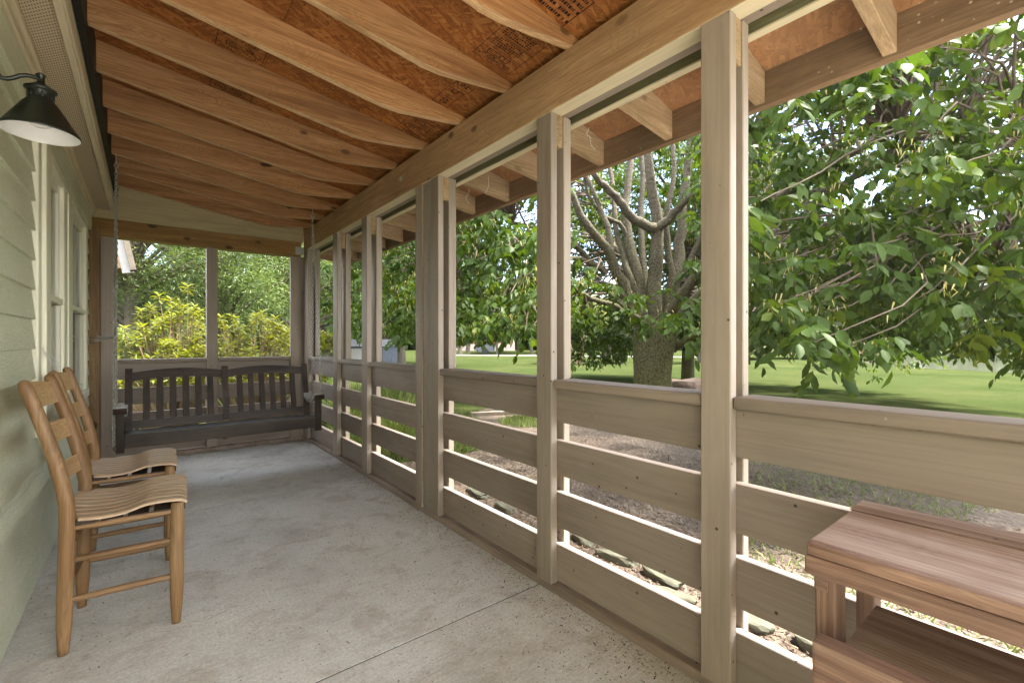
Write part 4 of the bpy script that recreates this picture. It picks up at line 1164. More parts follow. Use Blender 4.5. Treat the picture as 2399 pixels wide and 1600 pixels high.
# ------------------------------------------------------------------ cobwebs
def web(label, strands, r=0.0007):
    mb = MB()
    for a, b_ in strands:
        a, b_ = Vector(a), Vector(b_); m = (a + b_) / 2 - Vector((0, 0, 0.006))
        mb.tube([a, m, b_], r, 4, cap=False)
    o = mb.build('cobweb', M['web']); tag(o, label, 'cobweb')
    return o
A0 = Vector((-0.355, 5.43, 1.12)); B0 = Vector((-0.178, 4.46, 1.13))
web('white cobweb stretched between the rough corner post and the left swing chain', [(A0 + Vector((random.uniform(-.03, .03), 0, random.uniform(-.035, .03))), B0 + Vector((0, random.uniform(-.04, .04), random.uniform(-.012, .012)))) for _ in range(26)])
A0 = Vector((-0.366, 2.95, 1.04)); B0 = Vector((-0.345, 3.02 + .22, 0.955))
web('thin cobweb running from the window frame to the second chair', [(A0 + Vector((0, random.uniform(-.02, .02), random.uniform(-.01, .04))), B0 + Vector((random.uniform(-.01, .02), 0, random.uniform(-.01, .01)))) for _ in range(8)])
for (x, y, z, lab) in ((1.50, 1.35, 2.02, 'dangling web thread beside the nearest rafter tail between the two single posts'), (1.502, 2.1, 2.02, 'curled web thread dangling left of the second single post'), (1.502, 2.3, 2.0, 'web thread hanging close to the triple post')):
    fl = []; p = Vector((x, y, z))
    for i in range(7):
        q_ = p + Vector((0, random.uniform(-.02, .02), -random.uniform(.008, .022))); fl.append((p, q_)); p = q_
    web(lab, fl, 0.0008)

# ------------------------------------------------------------------ debris on the floor
n = 6000
side_pick = rng.random(n)
X = np.where(side_pick < .55, 1.385 - rng.exponential(.13, n), rng.uniform(-.38, 1.36, n))
Y = np.where(side_pick > .85, 5.44 - rng.exponential(.25, n), rng.uniform(-.2, 5.4, n))
ok = (X > -.38) & (X < 1.386) & (Y < 5.45)
X, Y = X[ok], Y[ok]; n = len(X)
P_ = np.c_[X, Y, np.full(n, .0015)]
D_ = np.c_[rng.normal(size=n), rng.normal(size=n), np.abs(rng.normal(size=n)) * .08]
o = leaf_mesh('leaf_debris', P_, D_, np.tile([0, 0, 1.0], (n, 1)), rng.uniform(.003, .011, n) * np.where(rng.random(n) < .09, 3.0, 1), rng.uniform(.002, .0055, n), M['debris'], shape='diamond', fold=.6, droop=-.1)
tag(o, 'crumbs of dry leaves and grit along the sill on the concrete', 'debris', kind='stuff')

# ------------------------------------------------------------------ mulch chips, grass, stones
def scatter_ground(n, x0, x1, y0, y1):
    return rng.uniform(x0, x1, n), rng.uniform(y0, y1, n)
n = 30000
X = 1.53 + 2.9 * rng.random(n) ** 1.6; Y = rng.uniform(-1.6, 4.25, n)
P_ = np.c_[X, Y, GZ + .004 + rng.random(n) * .014]
D_ = np.c_[rng.normal(size=n), rng.normal(size=n), rng.normal(size=n) * .18]
o = leaf_mesh('straw_mulch', P_, D_, norm(np.c_[rng.normal(size=n) * .3, rng.normal(size=n) * .3, np.ones(n)]), rng.uniform(.015, .055, n), rng.uniform(.003, .009, n), M['chip'], shape='strip', fold=.2, droop=.05)
tag(o, 'pinkish tan straw and bark chips spread beside the porch', 'mulch', kind='stuff')

def grass_patch(label, cx, cy, rx, ry, n, h, rz=0, lean=.5, name='grass_patch'):
    a = rng.random(n) * 6.283; r = np.sqrt(rng.random(n))
    X = cx + rx * r * np.cos(a); Y = cy + ry * r * np.sin(a)
    P_ = np.c_[X, Y, np.full(n, GZ)]
    D_ = np.c_[rng.normal(size=n) * lean, rng.normal(size=n) * lean, np.ones(n)]
    o = leaf_mesh(name, P_, D_, rand_dirs(n), h * rng.uniform(.5, 1.2, n), np.full(n, .006) * rng.uniform(.6, 1.3, n), M['blade'], shape='strip', droop=.35)
    tag(o, label, 'grass', kind='stuff')
grass_patch('bright grass patch in the mulch beyond the third opening', 4.55, 5.2, .55, .45, 2200, .11)
grass_patch('low weedy grass growing through the mulch under the tree', 3.2, 0.55, .9, 1.0, 2600, .07, lean=.8)
grass_patch('thin green weeds in the mulch near the bench', 3.6, -0.35, .8, .6, 2000, .08, lean=.8)
grass_patch('sparse weeds at the edge of the mulch', 5.0, 1.3, 1.3, .9, 2200, .06, lean=.8)
grass_patch('shaggy grass growing below the last openings of the screened wall', 2.5, 5.3, .8, 1.1, 5200, .30, lean=.55)
# ornamental grass clumps beyond the end openings
for i, (x, y, h, lab) in enumerate(((2.25, 5.0, .60, 'arching ornamental grass clump beside the third screened bay'), (2.15, 6.1, .75, 'tall ornamental grass clump outside the porch corner'), (3.0, 6.9, .8, 'ornamental grass clump standing farthest from the porch'))):
    n = 420
    P_ = np.c_[x + rng.normal(size=n) * .06, y + rng.normal(size=n) * .06, np.full(n, GZ)]
    D_ = np.c_[rng.normal(size=n) * .5, rng.normal(size=n) * .5, np.ones(n)]
    o = leaf_mesh('ornamental_grass', P_, D_, rand_dirs(n), h * rng.uniform(.6, 1.3, n), np.full(n, .007), M['blade'], shape='strip', droop=.55)
    tag(o, lab, 'grass clump', 'ornamental grass clumps by the porch')

def stone(name, label, c, sx, sy, sz, rz, mat, seed, group=None, cat='stone'):
    r_ = random.Random(seed)
    bm = bmesh.new(); bmesh.ops.create_icosphere(bm, subdivisions=3, radius=1)
    from mathutils import noise as mnoise
    for v in bm.verts:
        d = v.co.copy()
        q = 1 + .22 * mnoise.noise(d * 1.3 + Vector((seed * 3.1, 0, 0))) + .09 * mnoise.noise(d * 4 + Vector((0, seed * 2.7, 0)))
        p = Vector((max(-.8, min(.8, d.x)), max(-.8, min(.8, d.y)), max(-.62, min(.62, d.z)))) * q * 1.2
        v.co = Vector((p.x * sx, p.y * sy, p.z * sz))
    me = bpy.data.meshes.new(name); bm.to_mesh(me); bm.free()
    o = bpy.data.objects.new(name, me); COL.objects.link(o); me.materials.append(mat)
    o.location = c; o.rotation_euler = (r_.uniform(-.06, .06), r_.uniform(-.06, .06), rz)
    return tag(o, label, cat, group)
stones = [((2.05, 3.02), .16, .07, 1.45, 'pale flat edging stone below the third opening from the lawn end of the posts'),
    ((2.02, 2.62), .11, .06, 1.6, 'small edging stone just left of the second bay post'),
    ((2.08, 1.92), .10, .07, 1.3, 'mossy edging stone at the left end of the row beside the wide bay'),
    ((2.04, 1.64), .14, .06, 1.75, 'mossy green edging stone, thickest of the row'),
    ((2.06, 1.36), .13, .07, 1.5, 'long pale edging stone with a broken corner'),
    ((1.93, 1.22), .13, .05, 1.75, 'thin slab-like edging stone lying closest to the porch'),
    ((2.02, 0.95), .15, .07, 1.6, 'edging stone seen just right of the nearest big post'),
    ((2.06, 0.62), .15, .08, 1.5, 'pale edging stone beside the lower bench tray')]
for i, ((x, y), a, b_, rz, lab) in enumerate(stones):
    stone('edging_stone', lab, (x, y, GZ + .018), a * .85, b_ * .7, .034, rz, M['stone'], i + 3, 'stones edging the mulch bed')
stone('boulder', 'pinkish grey boulder beside the foot of the big tree', tuple(at(1606, 940, 9.6).xy) + (GZ + .12,), .42, .38, .36, .4, M['boulder'], 31, cat='boulder')
o = MB(); o.bar((4.1, 6.2, GZ + .03), (5.2, 5.75, GZ + .03), .09, .07, bev=.01); o = o.build('edging_timber', M['timber']); tag(o, 'grey landscape timber lying across the mulch', 'timber')

# ------------------------------------------------------------------ the big tree
T = at(1540, 944, 9.0); TB = Vector((T.x, T.y, GZ - .05))
big = empty('shade_tree', tuple(TB), 'big many-limbed shade tree with corky bark and drooping leaves', 'tree')
tb = Tubes()
def q(u, v, dep): return at(u, v, dep)
# bole: one fluted lathe-like tube
bole = [(TB.x, TB.y, GZ - .08)] + [tuple(q(u, v, 9.0)) for u, v in ((1532, 925), (1530, 880), (1532, 830), (1538, 780), (1542, 740))]
mbt = MB()
def fluted(pts, rad, seg=28):
    rings = []
    for i, p in enumerate(pts):
        ring = []
        for k in range(seg):
            a = 2 * math.pi * k / seg
            r = rad[i] * (1 + .07 * math.sin(3 * a + .5) + .05 * math.sin(5 * a + 2 + i * .2) + random.uniform(-.015, .015))
            ring.append(mbt.bm.verts.new(Vector(p) + Vector((r * math.cos(a), r * math.sin(a), 0))))
        rings.append(ring)
    for i in range(len(rings) - 1):
        for k in range(seg):
            f = mbt.bm.faces.new((rings[i][k], rings[i][(k + 1) % seg], rings[i + 1][(k + 1) % seg], rings[i + 1][k])); f.smooth = True
fluted(bole, [.46, .36, .335, .36, .40, .36])
mbt.build('trunk', M['bark'], big)
limbs = [
    ([(1518, 770, 9.1), (1508, 640, 9.3), (1500, 520, 9.6), (1505, 420, 9.8), (1497, 260, 10.0)], .11, .05),
    ([(1552, 770, 9.1), (1572, 640, 9.0), (1560, 520, 9.0), (1578, 400, 9.0), (1570, 250, 9.1)], .10, .04),
    ([(1528, 780, 8.9), (1480, 660, 9.0), (1448, 560, 9.3), (1440, 470, 9.6), (1425, 380, 9.9), (1400, 300, 10.2)], .10, .04),
    ([(1470, 560, 9.2), (1450, 520, 9.1), (1405, 500, 9.0), (1372, 430, 8.9), (1362, 350, 8.8)], .06, .03),
    ([(1560, 690, 9.3), (1600, 640, 9.2), (1640, 560, 9.0), (1672, 450, 8.8), (1680, 330, 8.7)], .09, .04),
    ([(1550, 800, 9.0), (1590, 745, 8.8), (1628, 705, 8.5), (1700, 640, 7.9), (1800, 560, 7.0)], .21, .05),
    ([(1545, 800, 9.1), (1565, 700, 9.3), (1590, 600, 9.4), (1597, 510, 9.5), (1612, 380, 9.6), (1640, 200, 9.8)], .20, .07),
    ([(1535, 790, 9.0), (1532, 700, 9.0), (1537, 600, 8.9), (1538, 500, 8.8), (1520, 400, 8.6), (1512, 250, 8.5)], .22, .07),
    ([(1520, 790, 9.0), (1500, 700, 9.1), (1492, 640, 9.1), (1470, 560, 9.2), (1466, 480, 9.3), (1476, 380, 9.4), (1470, 220, 9.6)], .19, .06),
    ([(1510, 770, 9.0), (1470, 690, 8.8), (1438, 625, 8.6), (1420, 580, 8.5), (1376, 530, 8.2), (1340, 455, 8.0), (1300, 400, 7.8)], .16, .05),
    ([(1435, 622, 8.6), (1423, 530, 8.7), (1390, 450, 8.8), (1350, 360, 8.8)], .09, .04),
    ([(1538, 535, 8.8), (1510, 528, 8.6), (1475, 505, 8.4), (1452, 470, 8.2), (1425, 445, 8.0), (1394, 415, 7.8), (1350, 350, 7.5)], .13, .05),
    ([(1538, 535, 8.8), (1570, 510, 8.6), (1600, 478, 8.3), (1650, 430, 7.9), (1740, 360, 7.2)], .12, .05),
    ([(1535, 770, 9.0), (1490, 742, 8.7), (1462, 733, 8.4), (1430, 712, 8.0), (1380, 700, 7.6), (1340, 672, 7.2), (1290, 640, 7.0)], .085, .03),
    ([(1405, 628, 8.5), (1370, 610, 8.3), (1320, 602, 8.0), (1240, 590, 7.8), (1150, 610, 7.7), (1070, 640, 7.6)], .07, .02),
    ([(1420, 640, 8.6), (1370, 600, 8.4), (1335, 565, 8.0), (1280, 545, 7.6), (1200, 520, 7.3)], .08, .03),
    ([(1575, 820, 9.0), (1600, 800, 8.8), (1640, 778, 8.5), (1720, 745, 7.8), (1830, 720, 6.8)], .11, .04),
    ([(1545, 780, 8.8), (1600, 690, 7.9), (1700, 560, 6.9), (1820, 470, 6.0), (1960, 380, 5.2), (2100, 300, 4.6)], .14, .03),
    ([(1700, 560, 6.9), (1850, 540, 6.0), (2000, 560, 5.2), (2160, 570, 4.6), (2330, 600, 4.1)], .07, .02),
    ([(1800, 560, 7.0), (1900, 600, 6.2), (2040, 610, 5.4), (2180, 640, 4.9), (2380, 660, 4.4)], .06, .015),
    ([(1820, 470, 6.0), (1960, 440, 5.4), (2140, 330, 4.6), (2300, 335, 4.1), (2420, 345, 3.8)], .06, .02),
    ([(1830, 720, 6.8), (1950, 700, 6.1), (2100, 690, 5.3), (2250, 720, 4.8)], .05, .015),
    ([(1640, 200, 9.8), (1700, 100, 10.4), (1760, 0, 11)], .07, .03),
    ([(1512, 250, 8.5), (1450, 120, 8.8), (1400, -40, 9.4)], .07, .03),
    ([(1470, 220, 9.6), (1400, 150, 10.6), (1300, 100, 11.8)], .06, .03),
    ([(1545, 780, 9.2), (1600, 690, 10.4), (1660, 610, 11.8), (1730, 560, 13.0)], .12, .04),
    ([(1525, 780, 9.2), (1480, 640, 10.4), (1420, 560, 11.6), (1340, 520, 12.6)], .12, .04),
]
LP = []
for pts, r0, r1 in limbs:
    out = tb.add([q(*p) for p in pts], r0 * .78, r1 * .85, 9, jitter=.013)
    for i, p in enumerate(out): LP.append((p, r0 + (r1 - r0) * i / len(out)))
LPn = np.array([tuple(p) for p, r in LP]); LPr = np.array([r for p, r in LP])
# spray centres through the crown volume
CR = 6.4
cand = []
N_C = 5400
while len(cand) < N_C:
    a = random.random() * 6.283; rr = CR * math.sqrt(random.uniform(.02, 1))
    x, y = TB.x + rr * math.cos(a), TB.y + rr * math.sin(a)
    h = random.random()
    zlow = 1.55 - 0.9 * (rr / CR) ** 2 + .25 * math.sin(a * 5) + .18 * math.sin(a * 11 + 1)
    zhigh = 7.0 * math.sqrt(max(0.02, 1 - (rr / (CR + .4)) ** 2)) + 1.5
    z = zlow + (zhigh - zlow) * h ** 1.35
    if x < 2.55 and z < 3.2: continue
    if x < 1.9: continue
    if z > 5.4 and random.random() > .3: continue
    if rr < 2.3 and z < 3.6: continue
    # survey-photo bearing of the spray
    dep = x * _F[0] + y * _F[1]
    if dep < 1.9: continue
    u = CX + FPX * (x * _R[0] + y * _R[1]) / dep; v = CY - FPX * (z - EYE) / dep
    if 1335 < u < 1625 and dep < 8.6:                       # the side pruned open towards the house
        if not (520 < v < 810 and 5.0 < dep and random.random() < (.24 if v > 600 else .10)): continue
    if 1290 < u < 1345 and random.random() < .3: continue
    if u < 1340 and v > 790: continue
    if 1640 < u < 1760 and v > 790: continue
    if u >= 1760:
        low_ = 812 + 112 * math.exp(-((u - 2080) / 75) ** 2) + 62 * math.exp(-((u - 2380) / 60) ** 2) + 25 * math.exp(-((u - 1930) / 50) ** 2)
        if v > low_: continue
    if any(abs(u - a_) < r_ * 1.6 and abs(v - b2_) < r_ for a_, b2_, r_ in ((2020, 440, 40), (2150, 255, 32), (1930, 300, 24), (2385, 70, 45), (2300, 500, 22), (1790, 250, 18), (1245, 490, 40))): continue
    dens = .62 + .5 * math.sin(x * 1.7 + z * 1.1) * math.sin(y * 1.5 - z * 1.3)
    if v < 120 and 1750 < u: dens = 1
    if random.random() > dens: continue
    cand.append((x, y, z))
    if len(cand) > N_C: break
C = np.array(cand)
# branchlets from the nearest limb
tw = Tubes()
for c in C[::3]:
    d = np.linalg.norm(LPn - c, axis=1) + np.maximum(0, LPn[:, 2] - c[2] - 1.0)
    j = int(np.argmin(d))
    if d[j] > 3.2: continue
    a = Vector(LPn[j]); b_ = Vector(c)
    w_ = .16 * d[j]
    m1 = a.lerp(b_, .33) + Vector((random.uniform(-w_, w_), random.uniform(-w_, w_), .10 * d[j] + random.uniform(0, w_)))
    m2 = a.lerp(b_, .70) + Vector((random.uniform(-w_, w_), random.uniform(-w_, w_), .08 * d[j])) * .7
    r0 = min(.020, LPr[j] * .6) * (.5 + min(1, d[j] / 2.5) * .5)
    tw.add([a, m1, m2, b_], r0, .003, 4, jitter=.012)
tb.build('limbs', M['bark'], big)
tw.build('branchlets', M['twig'], big)
def compound(C, per, rach, nleaf, ll, lw, out_c):
    """pinnate leaves: per leaf-stalks at every centre, leaflets in pairs, hanging"""
    n = len(C) * per
    base = np.repeat(C, per, 0) + rng.normal(size=(n, 3)) * .05
    outw = norm(base - out_c) * .5
    d = norm(rng.normal(size=(n, 3)) * np.array([1, 1, .45]) + outw + np.array([0, 0, -.12]))
    Ls = rach * rng.uniform(.7, 1.25, n)
    P, D, Nn, LL, WW, TT = [], [], [], [], [], []
    side_ = norm(np.cross(d, np.array([0, 0, 1.0])))
    tt = np.repeat(np.clip(rng.normal(.48, .27, len(C)), 0, 1), per)
    for k in range(nleaf):
        f = (k // 2 + 1) / (nleaf // 2 + 1)
        s_ = 1 if k % 2 else -1
        if k == nleaf - 1: s_ = 0; f = 1.0
        p = base + d * (Ls * f)[:, None] + np.array([0, 0, -1.0]) * (Ls * .35 * f * f)[:, None]
        ld = norm(d * .55 + side_ * s_ * .75 + np.array([0, 0, -.62]) + rng.normal(size=(n, 3)) * .22)
        P.append(p); D.append(ld)
        Nn.append(norm(np.array([0, 0, 1.0]) + rng.normal(size=(n, 3)) * .55 + side_ * s_ * -.2))
        LL.append(ll * rng.uniform(.55, 1.3, n)); WW.append(lw * rng.uniform(.6, 1.25, n)); TT.append(tt + rng.normal(size=n) * .12)
    return [np.concatenate(a) for a in (P, D, Nn, LL, WW, TT)]
P_, D_, N_, L_, W_, T_ = compound(C, 4, .20, 7, .115, .058, np.array([TB.x, TB.y, 2.5]))
leaf_mesh('crown', P_, D_, N_, L_, W_, M['leaf_main'], big, 'oval', .25, .2, T_)
S = C[rng.random(len(C)) < .30]
n = len(S) * 16
P_ = np.repeat(S, 16, 0) + rng.normal(size=(n, 3)) * np.array([.05, .05, .07])
leaf_mesh('seed_clusters', P_, norm(rng.normal(size=(n, 3)) * .3 + np.array([0, 0, -1.0])), rand_dirs(n), rng.uniform(.035, .065, n), rng.uniform(.007, .012, n), M['samara'], big, 'strip', .1, .1)

# ------------------------------------------------------------------ other trees and shrubs
def tree(name, label, base, h, cz, rx, ry, rz, n_bough, n_leaf, ll, lw, mat, group=None, trunk_r=.2, bough_r=None, droop=.2, cat='tree', trunk_mat=None, shape='diamond', top_bias=.0, stems=1, flat=.6, open_=0.0, dirw=(1, 1, .5)):
    t = empty(name, (base[0], base[1], GZ), label, cat, group)
    c0 = np.array([base[0], base[1], cz])
    d = rand_dirs(n_bough); d[:, 2] = np.where(d[:, 2] < -.55, -d[:, 2], d[:, 2])
    fr = rng.uniform(.55, 1.0, n_bough) ** .7
    BC = c0 + d * fr[:, None] * np.array([rx, ry, rz]) * .86
    br = (bough_r or .42 * min(rx, rz)) * rng.uniform(.6, 1.25, n_bough)
    tbs = Tubes()
    for s_ in range(stems):
        off = Vector((random.uniform(-.25, .25), random.uniform(-.25, .25), 0)) * (0 if stems == 1 else 1)
        top = Vector((base[0], base[1], cz + rz * .35)) + off * 4 * (stems > 1)
        b0 = Vector((base[0], base[1], GZ - .05)) + off * .5
        tbs.add([b0, b0.lerp(top, .35) + Vector((random.uniform(-.1, .1), random.uniform(-.1, .1), 0)), b0.lerp(top, .7), top], trunk_r, trunk_r * .3, 10)
    for i in range(min(n_bough, 40)):
        z0 = GZ + (BC[i, 2] - GZ) * random.uniform(.45, .75)
        a = Vector((base[0], base[1], z0)); b_ = Vector(BC[i])
        tbs.add([a, a.lerp(b_, .5) + Vector((0, 0, .08 * (b_ - a).length)), b_], trunk_r * .33, trunk_r * .07, 5)
    tbs.build('trunk', trunk_mat or M['bark_far'], t)
    idx = rng.integers(0, n_bough, n_leaf)
    dd = rand_dirs(n_leaf); rr = rng.random(n_leaf) ** .45
    P_ = BC[idx] + dd * (br[idx] * rr)[:, None] * np.array([1, 1, flat])
    P_[:, 2] = np.maximum(P_[:, 2] - droop * np.linalg.norm((P_ - BC[idx])[:, :2], axis=1), GZ + .15)
    D_ = norm(dd * .6 + rand_dirs(n_leaf) * np.array(dirw) + np.array([0, 0, -droop]))
    Nn_ = norm(rng.normal(size=(n_leaf, 3)) * .6 + np.array([0, 0, 1.0]))
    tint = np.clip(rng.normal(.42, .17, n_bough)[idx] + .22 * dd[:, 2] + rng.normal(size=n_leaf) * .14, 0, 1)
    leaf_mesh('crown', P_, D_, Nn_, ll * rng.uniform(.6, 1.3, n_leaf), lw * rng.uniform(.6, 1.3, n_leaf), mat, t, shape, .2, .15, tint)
    return t
def base_at(u, dep):
    p = at(u, 800, dep); return (p.x, p.y)
# lacy light green trees beyond the end wall
G1 = 'soft light green trees beyond the end wall'
tree('lacy_tree', 'feathery light green tree filling the left end opening', base_at(300, 10.5), 7, 3.0, 2.8, 2.8, 3.1, 110, 60000, .085, .017, M['leaf_oak'], G1, .18, .75, .15)
tree('lacy_tree', 'feathery tree straight behind the middle post of the end wall', base_at(520, 12.5), 7.5, 3.1, 3.1, 3.1, 3.2, 120, 60000, .095, .019, M['leaf_oak'], G1, .2, .85, .15)
tree('lacy_tree', 'taller feathery tree behind the right end opening', base_at(700, 15.5), 8, 3.4, 3.5, 3.5, 3.6, 120, 52000, .115, .024, M['leaf_oak'], G1, .22, .95, .15)
tree('dark_tree', 'dark green tree standing farthest back beyond the end wall', base_at(430, 21), 10, 5, 5.5, 5.5, 5.0, 110, 30000, .20, .06, M['leaf_far'], None, .3, 1.5, .1)
tree('dark_tree', 'dark tree peering past the corner of the porch', base_at(790, 19), 9, 4.4, 3.6, 3.6, 3.8, 100, 26000, .17, .05, M['leaf_far'], None, .3, 1.2, .15)
# yellow-green shrub right behind the end wall: rosettes on tan stems
def rosette_shrub(label, cx, cy, rx, ry, zlo, zhi, n, extra=()):
    t = empty('yellow_shrub', (cx, cy, GZ), label, 'shrub', 'yellow-green shrubs behind the swing')
    tbs = Tubes(); C = []
    for i in range(n):
        a = random.random() * 6.283; r = math.sqrt(random.random())
        x, y = cx + rx * r * math.cos(a), cy + ry * r * math.sin(a)
        ztop = zlo + (zhi - zlo) * (1 - .75 * r * r) * random.uniform(.45, 1.05)
        C.append((x, y, ztop))
    for e in extra: C.append(e)
    for c in C:
        b0 = Vector((cx + (c[0] - cx) * .25, cy + (c[1] - cy) * .25, GZ)); b1 = Vector(c)
        tbs.add([b0, b0.lerp(b1, .5) + Vector((random.uniform(-.06, .06), random.uniform(-.06, .06), .05)), b1], .008, .0035, 5)
    tbs.build('stems', M['stem'], t)
    C = np.array(C); per = 15
    n2 = len(C) * per
    ang = np.tile(np.arange(per) * 2.399, len(C)) + rng.normal(size=n2) * .2
    lift = np.tile(np.linspace(-.35, .8, per), len(C)) + rng.normal(size=n2) * .12
    D_ = norm(np.c_[np.cos(ang), np.sin(ang), lift])
    P_ = np.repeat(C, per, 0) + np.c_[np.zeros(n2), np.zeros(n2), np.tile(np.linspace(-.09, .0, per), len(C))]
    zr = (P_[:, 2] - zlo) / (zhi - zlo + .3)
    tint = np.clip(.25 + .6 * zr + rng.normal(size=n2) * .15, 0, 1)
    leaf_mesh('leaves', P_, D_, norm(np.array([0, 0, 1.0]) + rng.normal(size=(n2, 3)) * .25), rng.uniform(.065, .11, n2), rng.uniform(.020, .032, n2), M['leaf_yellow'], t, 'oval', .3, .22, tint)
p0 = at(400, 800, 6.0); p1 = at(590, 800, 6.3)
spire = at(440, 668, 5.9)
rosette_shrub('yellow-green leafy shrub behind the left end opening, topped by one tall sprig', p0.x, p0.y, .85, .6, .35, 1.62, 300, [tuple(spire)] + [tuple(at(u, v, 5.9)) for u, v in ((372, 690), (352, 715), (400, 700), (420, 705), (330, 725), (455, 715), (470, 725))])
rosette_shrub('lower yellow-green shrub behind the right end opening', p1.x, p1.y, 1.0, .7, .3, 1.50, 340, [tuple(at(u, v, 6.0)) for u, v in ((650, 760), (670, 775), (630, 750), (600, 735), (660, 800), (680, 810))])
# dark-leaved low shrub at left
tree('green_shrub', 'loose green shrub with thin twigs below the left end opening', base_at(310, 6.2), 1.2, .75, .55, .5, .6, 26, 2600, .055, .026, M['leaf_far'], None, .015, .22, .1, cat='shrub', stems=4, shape='oval')
tree('green_shrub', 'small bright green shrub seen through the narrow first screened bay', base_at(762, 7.0), 1, 1.0, .22, .22, .25, 14, 1100, .06, .022, M['leaf_yellow'], None, .012, .14, .1, cat='shrub', stems=3, shape='oval')
# trees seen through the side bays
tree('weeping_tree', 'large drooping tree with a brushy foot seen through the narrow bays', base_at(925, 22), 9, 5.4, 5.2, 5.2, 4.4, 130, 52000, .19, .05, M['leaf_far'], None, .55, 1.2, .5)
tree('willow', 'pale feathery tree left of the drooping tree', base_at(755, 24), 9, 4.6, 3.4, 3.4, 4.2, 90, 26000, .17, .04, M['leaf_oak'], None, .3, 1.1, .4)
tree('bright_tree', 'bright yellow-green tree seen low between the narrow bays', base_at(862, 30), 6, 3.2, 2.6, 2.6, 2.4, 60, 15000, .17, .06, M['leaf_yellow'], None, .2, .8, .2)
# pair of slim trees near the trailer
for u, dep, lab in ((1077, 42, 'left of two slim dark trees in front of the brick house'), (1096, 44.5, 'right of two slim dark trees in front of the brick house')):
    tree('slim_tree', lab, base_at(u, dep), 6, 4.6, 1.0, 1.0, 2.9, 40, 9000, .22, .08, M['leaf_main'], 'slim trees in front of the brick house', .24, .55, .1)
tree('small_tree', 'small dark tree beside the trailer', base_at(1165, 40.5), 5, 3.1, 1.5, 1.5, 1.6, 40, 9000, .20, .08, M['leaf_main'], None, .14, .55, .1)
tree('grey_conifer', 'broad grey-green conifer beyond the drive', base_at(1215, 47), 7, 3.9, 4.2, 4.2, 3.2, 90, 24000, .30, .06, M['leaf_grey'], None, .25, 1.2, .25)
tree('round_tree', 'rounded tree with a bare stem right of the grey conifer', base_at(1246, 41), 6, 3.6, 1.7, 1.7, 1.6, 50, 10000, .22, .09, M['leaf_far'], None, .15, .7, .1)
# crape myrtles on the lawn
GM = 'small multi-stemmed trees on the lawn'
tree('myrtle_tree', 'orange-tinged multi-stem tree on the lawn left of the big trunk', base_at(1357, 24), 4, 2.3, 1.65, 1.65, 1.1, 46, 15000, .10, .04, M['leaf_orange'], GM, .075, .55, .1, stems=5, trunk_mat=M['stem'])
tree('myrtle_tree', 'green multi-stem tree on the lawn just left of the big trunk', base_at(1421, 27), 4, 2.3, 1.3, 1.3, 1.1, 40, 11000, .11, .045, M['leaf_oak'], GM, .07, .5, .1, stems=4)
tree('myrtle_tree', 'faint small tree with a leaning stem nearly touching the big trunk', base_at(1458, 24.5), 3.5, 1.9, 1.0, 1.0, .8, 30, 7000, .10, .04, M['leaf_grey'], GM, .05, .4, .1, stems=3)
tree('plain_trunk_tree', 'straight-trunked tree just behind the big tree and boulder', base_at(1611, 13.8), 9, 5.2, 3.4, 3.4, 2.6, 80, 26000, .12, .05, M['leaf_far'], None, .20, .9, .2, trunk_mat=M['bark'])
tree('myrtle_tree', 'small forked tree right behind the straight trunk', base_at(1640, 25), 4, 2.6, 1.6, 1.6, 1.4, 40, 10000, .11, .045, M['leaf_grey'], GM, .09, .55, .1, stems=3)
# brush along the pond
GB = 'brushy shrubs along the pond bank'
brush = [(1745, 30, 2.2, 1.7, 'leaf_olive', 'olive brush at the left end of the pond bank'), (1800, 31.5, 2.4, 2.2, 'leaf_pink', 'pinkish twiggy brush on the pond bank'),
    (1860, 31, 2.3, 2.0, 'leaf_olive', 'olive green brush in the middle of the pond bank'), (1915, 32, 2.6, 2.6, 'leaf_grey', 'tall grey-green brush on the pond bank'), (1968, 31.5, 1.8, 1.5, 'leaf_pink', 'low reddish brush where the pond begins'),
    (1700, 31, 2.2, 1.9, 'leaf_olive', 'olive brush partly hidden by the nearest post')]
for u, dep, w, h, mt, lab in brush:
    tree('brush', lab, base_at(u, dep), h, h * .48, w * .8, w * .8, h * .55, 36, 9000, .16, .05, M[mt], GB, .03, .7, .1, cat='shrub', stems=3)
